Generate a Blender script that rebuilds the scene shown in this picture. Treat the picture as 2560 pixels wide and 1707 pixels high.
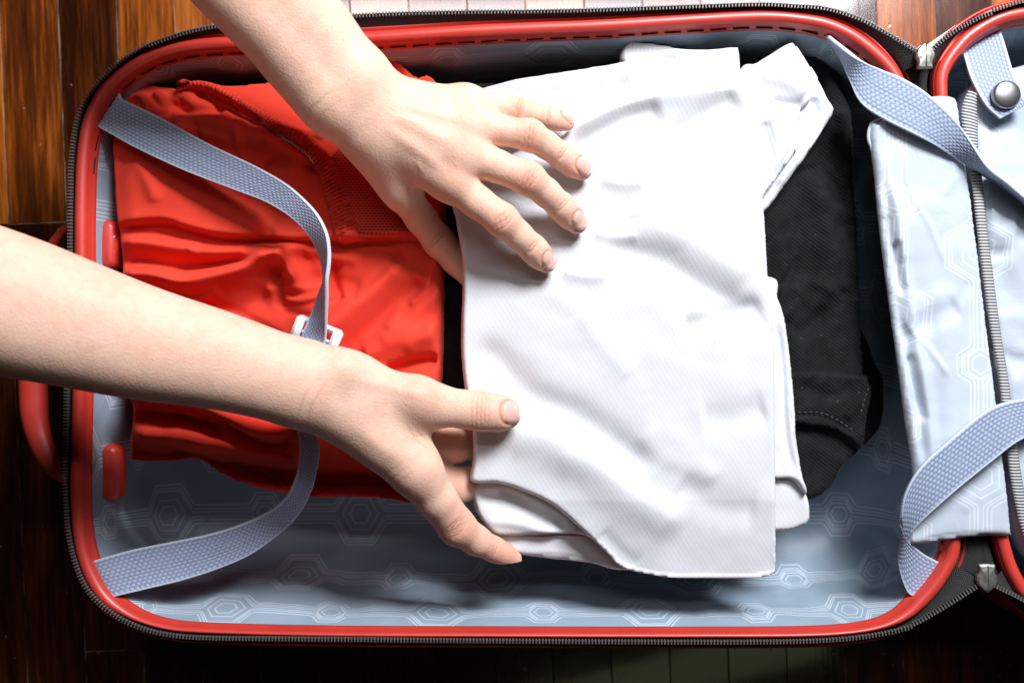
import bpy, bmesh, math, random
import numpy as np
from mathutils import Vector, noise
from mathutils.geometry import delaunay_2d_cdt
from mathutils.bvhtree import BVHTree

random.seed(7); np.random.seed(7)
for o in list(bpy.data.objects): bpy.data.objects.remove(o)
SC = bpy.context.scene
COL = SC.collection

# ------------------------------------------------------------------ camera, light, exposure
CAM_Z = 0.71            # camera 0.60 m above the suitcase rim
cam = bpy.data.cameras.new('camera'); cam.sensor_width = 36; cam.lens = 36.0
cam.clip_start = 0.01; cam.clip_end = 50
camo = bpy.data.objects.new('camera', cam); COL.objects.link(camo)
camo.location = (0, 0, CAM_Z); SC.camera = camo
cam.dof.use_dof = True; cam.dof.focus_distance = 0.575; cam.dof.aperture_fstop = 7.0

world = bpy.data.worlds.new('World'); SC.world = world; world.use_nodes = True
bg = world.node_tree.nodes['Background']
bg.inputs['Color'].default_value = (1.0, 0.86, 0.66, 1); bg.inputs['Strength'].default_value = 0.004

def area(name, loc, target, sx, sy, power, col):
    l = bpy.data.lights.new(name, 'AREA'); l.shape = 'RECTANGLE'; l.size = sx; l.size_y = sy
    l.energy = power; l.color = col
    o = bpy.data.objects.new(name, l); COL.objects.link(o); o.location = loc
    o.rotation_euler = (Vector(target) - Vector(loc)).to_track_quat('-Z', 'Y').to_euler()
    return o
area('window_light', (0.43, 0.78, 0.96), (0.04, 0.0, 0.1), 0.42, 0.32, 28, (0.955, 0.965, 1.0))
area('added_glare_light', (0.12, 0.77, 1.75), (0.12, 0.5, 0.0), 1.30, 0.10, 4.3, (0.98, 0.96, 1.0))  # added strip lamp, placed to reflect as glare in the top boards
area('added_patch_light', (0.38, -0.80, 1.75), (0.3, -0.5, 0.0), 0.75, 0.10, 0.065, (0.92, 1.0, 0.55))  # added dim lamp, makes the greenish patch on the floor below the case

SC.view_settings.view_transform = 'Standard'; SC.view_settings.look = 'None'
SC.view_settings.gamma = 1; SC.view_settings.use_curve_mapping = False
SC.view_settings.exposure = 0.0
SC.render.engine = 'CYCLES'
SC.cycles.diffuse_bounces = 2

# ------------------------------------------------------------------ helpers
def P(px, py, z):
    """point at height z seen at photograph position (px, py)"""
    s = (CAM_Z - z) / 2560.0
    return Vector(((px - 1280.0) * s, -(py - 853.5) * s, z))
def MM(px, z): return px * (CAM_Z - z) / 2560.0

def tag(o, label=None, cat=None, group=None, kind=None):
    if label: o['label'] = label
    if cat: o['category'] = cat
    if group: o['group'] = group
    if kind: o['kind'] = kind
    return o
def empty(name, loc=(0, 0, 0)):
    o = bpy.data.objects.new(name, None); COL.objects.link(o); o.location = loc
    o.empty_display_size = 0.02
    return o
def link(name, me, mat=None, parent=None, smooth=True):
    if mat: me.materials.append(mat)
    if smooth: me.polygons.foreach_set('use_smooth', [True] * len(me.polygons))
    o = bpy.data.objects.new(name, me); COL.objects.link(o)
    if parent:
        o.parent = parent
        bpy.context.view_layer.update()
        o.matrix_parent_inverse = parent.matrix_world.inverted()
    return o
def mesh(name, v, f, mat=None, parent=None, smooth=True, uv=None):
    me = bpy.data.meshes.new(name); me.from_pydata([tuple(map(float, p)) for p in v], [], [tuple(int(i) for i in q) for q in f])
    if uv is not None:
        lay = me.uv_layers.new(name='UVMap'); li = np.empty(len(me.loops), np.int32)
        me.loops.foreach_get('vertex_index', li)
        lay.data.foreach_set('uv', np.asarray(uv, np.float32)[li].ravel())
    me.update()
    return link(name, me, mat, parent, smooth)

def catmull(pts, n=12, closed=False):
    pts = [np.asarray(p, float) for p in pts]; N = len(pts); out = []
    for i in range(N if closed else N - 1):
        if closed: p0, p1, p2, p3 = pts[i-1], pts[i], pts[(i+1) % N], pts[(i+2) % N]
        else:
            p1, p2 = pts[i], pts[i+1]
            p0 = pts[i-1] if i > 0 else 2*p1 - p2
            p3 = pts[i+2] if i + 2 < N else 2*p2 - p1
        for k in range(n):
            t = k / n
            out.append(.5*((2*p1) + (-p0+p2)*t + (2*p0-5*p1+4*p2-p3)*t*t + (-p0+3*p1-3*p2+p3)*t**3))
    if not closed: out.append(pts[-1])
    return np.array(out)
def resample(p, step=None, n=None, closed=False):
    p = np.asarray(p, float)
    if closed: p = np.vstack([p, p[:1]])
    s = np.r_[0, np.cumsum(np.linalg.norm(np.diff(p, axis=0), axis=1))]
    if n is None: n = max(3, int(round(s[-1] / step)))
    t = np.linspace(0, s[-1], n, endpoint=False) if closed else np.linspace(0, s[-1], n)
    return np.stack([np.interp(t, s, p[:, k]) for k in range(p.shape[1])], 1)

def poly_dist(pts, poly, closed=False):
    """signed distance (positive below a left-to-right path, y down) and path parameter 0..1"""
    poly = np.asarray(poly, float)
    if closed: poly = np.vstack([poly, poly[:1]])
    seg = np.linalg.norm(np.diff(poly, axis=0), axis=1); cum = np.r_[0, np.cumsum(seg)]
    best = np.full(len(pts), 1e9); sd = np.zeros(len(pts)); tt = np.zeros(len(pts))
    for i in range(len(poly) - 1):
        a, b = poly[i], poly[i+1]; d = b - a; L2 = d @ d
        if L2 < 1e-12: continue
        r = pts - a; t = np.clip((r @ d) / L2, 0, 1)
        q = r - t[:, None]*d; dist = np.hypot(q[:, 0], q[:, 1])
        m = dist < best
        best[m] = dist[m]; sgn = np.sign(d[0]*r[:, 1] - d[1]*r[:, 0])
        sd[m] = (dist*sgn)[m]; tt[m] = ((cum[i] + t*seg[i]) / cum[-1])[m]
    return sd, tt, best

def inside(pts, poly):
    x, y = pts[:, 0], pts[:, 1]; c = np.zeros(len(pts), bool); n = len(poly); j = n - 1
    for i in range(n):
        xi, yi = poly[i]; xj, yj = poly[j]
        if yi != yj:
            k = ((yi > y) != (yj > y)) & (x < (xj-xi)*(y-yi)/(yj-yi) + xi); c ^= k
        j = i
    return c

def fold_height(pts, folds):
    h = np.zeros(len(pts))
    for f in folds:
        path = catmull(f[1], 6)
        sd, t, d = poly_dist(pts, path)
        end = np.clip(np.minimum(t, 1-t) / 0.12, 0, 1); end = end*end*(3-2*end)
        if f[0] == 'r':                       # ridge or crease: height mm, width above, width below (px)
            w = np.where(sd < 0, f[3], f[4])
            h += f[2]*1e-3*np.exp(-(d/w)**2)*(0.05+0.95*end)
        elif f[0] == 'o':                     # overlap edge: raised on side f[3] (+1 below, -1 above)
            s = np.maximum(sd*f[3], 0)
            h += f[2]*1e-3*(1-np.exp(-(s/f[4])**2))*np.exp(-s/f[5])*(0.1+0.9*end)
    return h

def wrinkles(n, box, ang, spread, length, hgt, wid, seed):
    r = random.Random(seed); out = []
    for _ in range(n):
        x, y = r.uniform(box[0], box[2]), r.uniform(box[1], box[3]); a = ang + r.gauss(0, spread); L = length*r.uniform(.5, 1.4)
        p = []
        for k in range(4):
            p.append((x, y)); x += math.cos(a)*L/3; y += math.sin(a)*L/3; a += r.gauss(0, .22)
        w = wid*r.uniform(.6, 1.4)
        out.append(('r', p, hgt*r.uniform(.4, 1.2)*r.choice((1, 1, -1)), w, w*r.uniform(.6, 1.5)))
    return out
def fbm(p, scale, oct=3, seed=0):
    out = np.empty(len(p))
    for i, (x, y) in enumerate(p):
        out[i] = noise.fractal(Vector((x*scale+seed*7.3, y*scale-seed*3.1, seed*1.7)), 1.0, 2.0, oct)
    return out

def cloth(name, outline, z, mat, parent, gain=1.0, drop=0.006, redge=14, res=7.0, folds=(), amp=0.8, nscale=0.006,
          bottom=None, smooth_outline=True, seed=1, rag=0.6, uvrot=0.0, tilt=None, fine=0.0):
    """a folded sheet: outline in photograph px at height z, rounded edges, folds as height"""
    out = catmull(outline, 10, True) if smooth_outline else np.asarray(outline, float)
    B = resample(out, res*0.8, closed=True)
    if rag:
        wob = fbm(B, 0.03, 3, seed+11); nrm = np.roll(B, -1, 0) - np.roll(B, 1, 0)
        nrm = np.stack([nrm[:, 1], -nrm[:, 0]], 1) / (np.linalg.norm(nrm, axis=1)[:, None]+1e-9)
        B = B + nrm*wob[:, None]*rag*2.0
    lo, hi = B.min(0), B.max(0)
    gx = np.arange(lo[0], hi[0], res); gy = np.arange(lo[1], hi[1], res*0.866)
    X, Y = np.meshgrid(gx, gy); X[1::2] += res*0.5
    G = np.stack([X.ravel(), Y.ravel()], 1); G = G[inside(G, B)]
    _, _, d = poly_dist(G, B, True); G = G[d > res*0.55]
    pts = np.vstack([B, G]); nb = len(B)
    vs = [Vector((float(p[0]), float(p[1]))) for p in pts]
    cv, ce, cf, ov, oe, of = delaunay_2d_cdt(vs, [], [list(range(nb))], 1, 1e-4)
    # map output verts to inputs
    q = np.array([[v.x, v.y] for v in cv])
    isb = np.array([any(k < nb for k in o) for o in ov])
    _, _, d = poly_dist(q, B, True); d[isb] = 0
    e = np.clip(d/redge, 0, 1)
    dz = -drop*(1-np.sqrt(np.clip(1-(1-e)**2, 0, 1)))
    h = gain*fold_height(q, folds) + amp*1e-3*fbm(q, nscale, 3, seed)
    if fine: h += fine*1e-3*fbm(q, nscale*4, 2, seed+3)
    if tilt is not None: h += tilt(q)
    zz = z + dz + h*np.clip(d/(redge*0.8), 0.15, 1)
    s = (CAM_Z - z)/2560.0
    W = np.stack([(q[:, 0]-1280)*s, -(q[:, 1]-853.5)*s, zz], 1)
    faces = []
    for f in cf:
        a, b, c = [W[i] for i in f[:3]]
        cr = (b[0]-a[0])*(c[1]-a[1])-(b[1]-a[1])*(c[0]-a[0])
        faces.append(tuple(f) if cr > 0 else tuple(reversed(f)))
    # side wall and underside
    edge = {}
    for f in faces:
        for i in range(len(f)):
            a, b = f[i], f[(i+1) % len(f)]
            edge[(a, b)] = 1
    bnd = {a: b for (a, b) in edge if (b, a) not in edge}
    zb = bottom if bottom is not None else z - drop - 0.004
    start = next(iter(bnd)); loop = [start]; k = bnd[start]
    while k != start and len(loop) < 20000: loop.append(k); k = bnd[k]
    n0 = len(W); low = W[loop].copy(); low[:, 2] = np.minimum(zb, low[:, 2]-0.0005)
    c = low.mean(0); low[:, :2] += (c[:2]-low[:, :2])*0.004
    W = np.vstack([W, low]); L = len(loop)
    for i in range(L):
        j = (i+1) % L
        faces.append((loop[j], loop[i], n0+i, n0+j))
    faces.append(tuple(n0+i for i in reversed(range(L))))
    ca, sa = math.cos(uvrot), math.sin(uvrot)
    uv = np.stack([W[:, 0]*ca-W[:, 1]*sa, W[:, 0]*sa+W[:, 1]*ca], 1)
    return mesh(name, W, faces, mat, parent, True, uv)

# ------------------------------------------------------------------ materials
class X:
    """tiny wrapper: arithmetic on shader sockets"""
    nt = None
    def __init__(s, v): s.v = v
    @staticmethod
    def op(o, *a):
        n = X.nt.nodes.new('ShaderNodeMath'); n.operation = o
        for i, k in enumerate(a):
            k = k.v if isinstance(k, X) else k
            if isinstance(k, (int, float)): n.inputs[i].default_value = k
            else: X.nt.links.new(k, n.inputs[i])
        return X(n.outputs[0])
    def __add__(s, o): return X.op('ADD', s, o)
    __radd__ = __add__
    def __sub__(s, o): return X.op('SUBTRACT', s, o)
    def __rsub__(s, o): return X.op('SUBTRACT', o, s)
    def __mul__(s, o): return X.op('MULTIPLY', s, o)
    __rmul__ = __mul__
    def __truediv__(s, o): return X.op('DIVIDE', s, o)
    def abs(s): return X.op('ABSOLUTE', s)
    def mx(s, o): return X.op('MAXIMUM', s, o)
    def mn(s, o): return X.op('MINIMUM', s, o)

def mat(name, col, rough=0.6, spec=0.5, **kw):
    m = bpy.data.materials.new(name); m.use_nodes = True
    b = m.node_tree.nodes['Principled BSDF']
    b.inputs['Base Color'].default_value = (*col, 1); b.inputs['Roughness'].default_value = rough
    b.inputs['Specular IOR Level'].default_value = spec
    for k, v in kw.items(): b.inputs[k.replace('_', ' ')].default_value = v
    return m, m.node_tree, b
def N(nt, t, **kw):
    n = nt.nodes.new(t)
    for k, v in kw.items():
        if k in n.inputs.keys(): n.inputs[k].default_value = v
        else: setattr(n, k, v)
    return n
def tex_noise(nt, scale, detail=3, vec=None, rough=0.5):
    n = N(nt, 'ShaderNodeTexNoise'); n.inputs['Scale'].default_value = scale
    n.inputs['Detail'].default_value = detail; n.inputs['Roughness'].default_value = rough
    if vec is not None: nt.links.new(vec, n.inputs['Vector'])
    return n
def coords(nt, which='Object', scale=None, rot=None):
    c = N(nt, 'ShaderNodeTexCoord')
    if scale is None and rot is None: return c.outputs[which]
    m = N(nt, 'ShaderNodeMapping')
    if scale: m.inputs['Scale'].default_value = scale
    if rot: m.inputs['Rotation'].default_value = rot
    nt.links.new(c.outputs[which], m.inputs['Vector']); return m.outputs[0]
def mixc(nt, fac, a, b, blend='MIX'):
    n = N(nt, 'ShaderNodeMix'); n.data_type = 'RGBA'; n.blend_type = blend
    for sock, v in ((n.inputs[0], fac), (n.inputs[6], a), (n.inputs[7], b)):
        if isinstance(v, (int, float)): sock.default_value = v
        elif isinstance(v, tuple): sock.default_value = (*v, 1)
        else: nt.links.new(v, sock)
    return n.outputs[2]
def ramp(nt, fac, stops):
    n = N(nt, 'ShaderNodeValToRGB'); cr = n.color_ramp
    while len(cr.elements) < len(stops): cr.elements.new(0.5)
    for e, (p, c) in zip(cr.elements, stops):
        e.position = p; e.color = (*c, 1) if len(c) == 3 else c
    nt.links.new(fac, n.inputs[0]); return n.outputs[0]
def bump(nt, b, height, strength, dist=0.001, normal=None):
    n = N(nt, 'ShaderNodeBump'); n.inputs['Strength'].default_value = strength; n.inputs['Distance'].default_value = dist
    nt.links.new(height, n.inputs['Height'])
    if normal is not None: nt.links.new(normal, n.inputs['Normal'])
    nt.links.new(n.outputs[0], b.inputs['Normal']); return n.outputs[0]

# --- floor boards
def wood_material():
    m, nt, b = mat('varnished_board', (0.25, 0.07, 0.02), 0.22, 0.6)
    oi = N(nt, 'ShaderNodeObjectInfo')
    tc = N(nt, 'ShaderNodeTexCoord'); ad = N(nt, 'ShaderNodeVectorMath', operation='ADD')
    mu = N(nt, 'ShaderNodeVectorMath', operation='SCALE'); cx = N(nt, 'ShaderNodeCombineXYZ')
    for k in range(3): nt.links.new(oi.outputs['Random'], cx.inputs[k])
    nt.links.new(cx.outputs[0], mu.inputs[0]); mu.inputs['Scale'].default_value = 9.7
    nt.links.new(tc.outputs['Object'], ad.inputs[0]); nt.links.new(mu.outputs[0], ad.inputs[1])
    mp = N(nt, 'ShaderNodeMapping'); mp.inputs['Scale'].default_value = (1, 0.055, 1); nt.links.new(ad.outputs[0], mp.inputs[0])
    g1 = tex_noise(nt, 420, 5, mp.outputs[0], 0.65); g2 = tex_noise(nt, 70, 3, mp.outputs[0])
    mp2 = N(nt, 'ShaderNodeMapping'); mp2.inputs['Scale'].default_value = (1, 0.25, 1); nt.links.new(ad.outputs[0], mp2.inputs[0])
    g3 = tex_noise(nt, 26, 3, mp2.outputs[0])
    X.nt = nt
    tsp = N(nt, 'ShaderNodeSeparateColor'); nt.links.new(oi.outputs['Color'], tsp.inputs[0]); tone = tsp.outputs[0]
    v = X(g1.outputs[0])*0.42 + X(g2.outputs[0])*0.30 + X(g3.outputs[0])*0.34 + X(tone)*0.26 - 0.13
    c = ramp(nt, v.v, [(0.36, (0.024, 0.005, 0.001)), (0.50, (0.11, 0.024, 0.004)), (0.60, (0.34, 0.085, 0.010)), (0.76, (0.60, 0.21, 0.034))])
    # worn pale scratches and specks
    sp = N(nt, 'ShaderNodeTexNoise'); sp.inputs['Scale'].default_value = 130; sp.inputs['Detail'].default_value = 2
    nt.links.new(ad.outputs[0], sp.inputs['Vector'])
    spk = ramp(nt, sp.outputs[0], [(0.735, (0, 0, 0)), (0.78, (1, 1, 1))])
    mp3 = N(nt, 'ShaderNodeMapping'); mp3.inputs['Scale'].default_value = (1, 0.05, 1); mp3.inputs['Rotation'].default_value = (0, 0, 0.5)
    nt.links.new(tc.outputs['Object'], mp3.inputs[0])
    sc = tex_noise(nt, 160, 1, mp3.outputs[0]); scr = ramp(nt, sc.outputs[0], [(0.775, (0, 0, 0)), (0.80, (1, 1, 1))])
    both = (X(spk)*0.55).mx(X(scr)*0.4)
    c2 = mixc(nt, both.v, c, (0.50, 0.38, 0.26))
    nt.links.new(c2, b.inputs['Base Color'])
    rr = X(g3.outputs[0])*0.16 + both*0.25 + 0.11
    nt.links.new(rr.v, b.inputs['Roughness'])
    b.inputs['Coat Weight'].default_value = 1.0; b.inputs['Coat Roughness'].default_value = 0.06; b.inputs['Coat IOR'].default_value = 1.75
    wv = tex_noise(nt, 18, 2, tc.outputs['Object'])
    h = X(g1.outputs[0])*0.25 + X(wv.outputs[0])*1.0 - both*0.6
    bump(nt, b, h.v, 0.22, 0.0012)
    n2 = N(nt, 'ShaderNodeBump'); n2.inputs['Strength'].default_value = 0.05; n2.inputs['Distance'].default_value = 0.001; nt.links.new(h.v, n2.inputs['Height']); nt.links.new(n2.outputs[0], b.inputs['Coat Normal'])
    return m
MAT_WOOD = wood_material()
MAT_FILL, nt, b = mat('dusty_joint_filler', (0.34, 0.25, 0.17), 0.5, 0.4, Coat_Weight=0.6, Coat_Roughness=0.1, Coat_IOR=1.75)
n_ = tex_noise(nt, 40, 3, coords(nt)); nt.links.new(ramp(nt, n_.outputs[0], [(0.42, (0.02, 0.010, 0.006)), (0.62, (0.30, 0.22, 0.15))]), b.inputs['Base Color'])

# --- lining with the printed hexagon line pattern (UV in metres)
def lining_material(name, base, line, rough=0.42, swap=False, lw=0.00038):
    m, nt, b = mat(name, base, rough, 0.45)
    X.nt = nt
    tc = N(nt, 'ShaderNodeTexCoord'); sp = N(nt, 'ShaderNodeSeparateXYZ'); nt.links.new(tc.outputs['UV'], sp.inputs[0])
    u, v = X(sp.outputs[0]), X(sp.outputs[1])
    if swap: u, v = v, u
    T, S = 0.130, 0.049
    row = X.op('FLOOR', v/S)
    y = (v - (row + 0.5)*S).abs()
    uu = u - row*(0.28*T)
    def near(x0):                                  # distance along the row to the nearest bead centre
        return (X.op('MULTIPLY', X.op('FRACT', (uu + (T*0.5 - x0))/T) - 0.5, T)).abs()
    xb, xs = near(0.0), near(T*0.5)
    fac = None
    def add(f):
        nonlocal fac
        fac = f if fac is None else fac.mx(f)
    def line_of(d, w=lw):
        n = N(nt, 'ShaderNodeMapRange'); n.interpolation_type = 'SMOOTHSTEP'
        n.inputs['From Min'].default_value = w*1.7; n.inputs['From Max'].default_value = w*0.5
        nt.links.new(d.v, n.inputs['Value']); return X(n.outputs[0])
    mmv = 1e-3
    for hb, wb, hs, ws, bb in ((20.9, 9.3, 14.4, 5.9, 6.2), (18.4, 8.3, 11.6, 4.8, 3.7), (16.6, 7.6, 10.0, 4.1, 1.5)):
        pb = ((hb*mmv) - (xb - wb*mmv)*1.73).mn(hb*mmv)
        ps = ((hs*mmv) - (xs - ws*mmv)*1.73).mn(hs*mmv)
        prof = X.op('SMOOTH_MAX', pb.mx(ps), bb*mmv, 0.004)
        slope = X.op('LESS_THAN', (pb.mx(ps) - prof).abs(), 0.0003)*X.op('LESS_THAN', pb, hb*mmv-1e-5)*X.op('LESS_THAN', ps, hs*mmv-1e-5)
        d = (y - prof).abs()*(1.0 - slope*0.5)
        add(line_of(d))
    for x, hs in ((xb, (10.5, 6.25)), (xs, (7.6, 5.0))):
        hd = y.mx(y*0.5 + x*0.866)
        for h in hs: add(line_of((hd - h*mmv).abs()))
    nz = tex_noise(nt, 14, 3, coords(nt))
    basec = mixc(nt, nz.outputs[0], tuple(c*0.88 for c in base), tuple(min(1, c*1.1) for c in base))
    c = mixc(nt, (fac*0.95).v, basec, line)
    nt.links.new(c, b.inputs['Base Color'])
    w = N(nt, 'ShaderNodeTexNoise'); w.inputs['Scale'].default_value = 34; w.inputs['Detail'].default_value = 4; w.inputs['Distortion'].default_value = 0.6
    nt.links.new(coords(nt), w.inputs['Vector'])
    wv = tex_noise(nt, 1600, 1, coords(nt))
    hh = X(w.outputs[0])*1.0 + X(wv.outputs[0])*0.05
    bump(nt, b, hh.v, 0.28, 0.004)
    return m
MAT_LINING = lining_material('printed_lining_cloth', (0.315, 0.41, 0.505), (0.62, 0.71, 0.80))
MAT_FLAP = lining_material('printed_divider_cloth', (0.52, 0.59, 0.675), (0.68, 0.735, 0.80), 0.26, swap=True)
MAT_DARKLIN, _, _ = mat('dark_lining_cloth', (0.05, 0.055, 0.065), 0.7)

# --- moulded red rubber and shell
def red_plastic(name, col, rough, nscale=260):
    m, nt, b = mat(name, col, rough, 0.5)
    n = tex_noise(nt, nscale, 3, coords(nt)); n2 = tex_noise(nt, 26, 3, coords(nt)); X.nt = nt
    r = X(n2.outputs[0])*0.22 + (rough-0.11); nt.links.new(r.v, b.inputs['Roughness'])
    c = mixc(nt, n2.outputs[0], tuple(k*0.82 for k in col), tuple(min(1, k*1.12) for k in col)); nt.links.new(c, b.inputs['Base Color'])
    bump(nt, b, n.outputs[0], 0.05, 0.001); return m
MAT_RUBBER = red_plastic('red_rubber_trim', (0.62, 0.045, 0.030), 0.42)
MAT_RUBBER.node_tree.nodes['Principled BSDF'].inputs['Specular IOR Level'].default_value = 0.8
MAT_SHELL = red_plastic('red_moulded_shell', (0.50, 0.02, 0.016), 0.34)
MAT_THREAD, _, _ = mat('dark_thread', (0.02, 0.008, 0.006), 0.8)
MAT_WTHREAD, _, _ = mat('white_thread', (0.75, 0.62, 0.58), 0.8)

def fabric(name, col, rough=0.85, bump_scale=900, bs=0.3, var=0.12, sheen=0.25, kind='knit', cmix=0.22, spec=0.2):
    m, nt, b = mat(name, col, rough, spec); X.nt = nt
    b.inputs['Sheen Weight'].default_value = sheen; b.inputs['Sheen Roughness'].default_value = 0.45
    n = tex_noise(nt, 22, 4, coords(nt))
    c = mixc(nt, n.outputs[0], tuple(k*(1-var) for k in col), tuple(min(1, k*(1+var)) for k in col))
    uv = N(nt, 'ShaderNodeTexCoord').outputs['UV']; sp = N(nt, 'ShaderNodeSeparateXYZ'); nt.links.new(uv, sp.inputs[0])
    u, v = X(sp.outputs[0]), X(sp.outputs[1])
    k = bump_scale*math.pi
    if kind == 'knit':                         # staggered pique cells
        rr = X.op('FLOOR', v*bump_scale); off = X.op('MODULO', rr, 2.0)*0.5
        a = X.op('SINE', (u*bump_scale*0.8 + off)*(2*math.pi)); bb = X.op('SINE', v*(2*k))
        h = (a*bb)*0.5 + 0.5
    elif kind == 'rib':
        h = X.op('SINE', u*(2*k))*0.5 + 0.5
    elif kind == 'twill':
        h = X.op('SINE', (u + v*1.25)*(2*k))*0.5 + 0.5
    f = tex_noise(nt, 2300, 2, coords(nt)); hh = h*0.7 + X(f.outputs[0])*0.6
    nt.links.new(mixc(nt, (h*cmix).v, c, tuple(k_*0.62 for k_ in col)), b.inputs['Base Color'])
    bump(nt, b, hh.v, bs, 0.0006); return m
MAT_WHITE = fabric('white_pique_cotton', (0.69, 0.70, 0.735), bump_scale=430, bs=0.16, var=0.02, cmix=0.05, sheen=0.1)
MAT_WHITE2 = fabric('white_rib_cotton', (0.68, 0.69, 0.72), bump_scale=420, bs=0.3, var=0.03, kind='rib', cmix=0.15)
MAT_RED = fabric('red_jersey', (0.84, 0.064, 0.036), 0.92, 420, 0.12, 0.08, 0.05, 'twill', cmix=0.05, spec=0.08)
MAT_BLACK = fabric('black_denim', (0.006, 0.0056, 0.0056), 0.80, 330, 0.5, 0.35, 0.05, 'twill', spec=0.16)
# lint and worn highlights on the denim
nt = MAT_BLACK.node_tree; b = nt.nodes['Principled BSDF']; X.nt = nt
old = b.inputs['Base Color'].links[0].from_socket
nn = tex_noise(nt, 90, 5, coords(nt), 0.7); wr = ramp(nt, nn.outputs[0], [(0.42, (0, 0, 0)), (0.80, (1, 1, 1))])
l1 = mixc(nt, (X(wr)*0.5).v, old, (0.020, 0.022, 0.027))
vo = N(nt, 'ShaderNodeTexNoise'); vo.inputs['Scale'].default_value = 700; vo.inputs['Detail'].default_value = 1; nt.links.new(coords(nt), vo.inputs['Vector'])
lt = ramp(nt, vo.outputs[0], [(0.76, (0, 0, 0)), (0.80, (1, 1, 1))])
nt.links.new(mixc(nt, (X(lt)*0.22).v, l1, (0.30, 0.29, 0.28)), b.inputs['Base Color'])

def mesh_panel_material():
    m, nt, b = mat('red_perforated_mesh', (0.70, 0.04, 0.028), 0.7, 0.3); X.nt = nt
    sp = N(nt, 'ShaderNodeSeparateXYZ'); nt.links.new(N(nt, 'ShaderNodeTexCoord').outputs['UV'], sp.inputs[0])
    u, v = X(sp.outputs[0]), X(sp.outputs[1])
    s = 0.0016; rr = X.op('FLOOR', v/s); o = X.op('MODULO', rr, 2.0)*0.5
    fx = (X.op('FRACT', u/(s*1.5)+o) - 0.5).abs()*1.5; fy = (X.op('FRACT', v/s) - 0.5).abs()
    d = X.op('SQRT', fx*fx*0.6 + fy*fy*3.0); n = N(nt, 'ShaderNodeMapRange')
    n.inputs['From Min'].default_value = 0.5; n.inputs['From Max'].default_value = 0.36; nt.links.new(d.v, n.inputs['Value'])
    nt.links.new(mixc(nt, n.outputs[0], (0.78, 0.062, 0.034), (0.42, 0.018, 0.010)), b.inputs['Base Color'])
    bump(nt, b, (1.0-X(n.outputs[0])).v, 0.5, 0.0006); return m
MAT_MESH = mesh_panel_material()

def webbing_material(name, col, edge):
    m, nt, b = mat(name, col, 0.7, 0.3, Sheen_Weight=0.2)
    at = N(nt, 'ShaderNodeAttribute'); at.attribute_name = 'weave'; X.nt = nt
    sp = N(nt, 'ShaderNodeSeparateColor'); nt.links.new(at.outputs['Color'], sp.inputs[0])
    c = mixc(nt, sp.outputs[0], tuple(k*0.42 for k in col), tuple(min(1, k*1.15) for k in col))
    c = mixc(nt, sp.outputs[1], c, edge); nt.links.new(c, b.inputs['Base Color'])
    n = tex_noise(nt, 2600, 2, coords(nt)); bump(nt, b, n.outputs[0], 0.25, 0.0005); return m
MAT_STRAP = webbing_material('blue_grey_webbing', (0.40, 0.48, 0.67), (0.62, 0.70, 0.80))
MAT_TAPE, nt, b = mat('black_zipper_tape', (0.012, 0.011, 0.010), 0.85)
sp_ = N(nt, 'ShaderNodeSeparateXYZ'); nt.links.new(N(nt, 'ShaderNodeTexCoord').outputs['UV'], sp_.inputs[0]); X.nt = nt
tw = X.op('SINE', (X(sp_.outputs[0]) + (X.op('FRACT', X(sp_.outputs[1])*190)-0.5).abs()*0.006)*5200)*0.5+0.5
nt.links.new(mixc(nt, (tw*tw).v, (0.004, 0.004, 0.0035), (0.040, 0.040, 0.042)), b.inputs['Base Color']); bump(nt, b, tw.v, 0.5, 0.0005)
MAT_TOOTH, _, _ = mat('grey_zipper_tooth', (0.13, 0.13, 0.125), 0.28, 0.7)
MAT_METAL, nt, b = mat('worn_zinc', (0.36, 0.37, 0.34), 0.42, 0.5, Metallic=0.85)
n_ = tex_noise(nt, 240, 4, coords(nt)); X.nt = nt; nt.links.new((X(n_.outputs[0])*0.4+0.2).v, b.inputs['Roughness']); bump(nt, b, n_.outputs[0], 0.08, 0.0008)
nt.links.new(mixc(nt, n_.outputs[0], (0.28, 0.28, 0.25), (0.50, 0.51, 0.47)), b.inputs['Base Color'])
MAT_SNAP, nt, b = mat('brushed_snap_metal', (0.40, 0.39, 0.38), 0.36, 0.5, Metallic=0.95)
MAT_PLASTIC, _, _ = mat('white_plastic', (0.78, 0.79, 0.84), 0.38, 0.5)
MAT_GREYTAPE, nt, b = mat('grey_ribbed_zip_tape', (0.30, 0.31, 0.32), 0.6)
sp_ = N(nt, 'ShaderNodeSeparateXYZ'); nt.links.new(N(nt, 'ShaderNodeTexCoord').outputs['UV'], sp_.inputs[0]); X.nt = nt
gr = X.op('SINE', X(sp_.outputs[0])*(2*math.pi/0.0018))*0.5+0.5
nt.links.new(mixc(nt, gr.v, (0.10, 0.10, 0.095), (0.62, 0.63, 0.64)), b.inputs['Base Color']); bump(nt, b, gr.v, 0.6, 0.0008)

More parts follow.
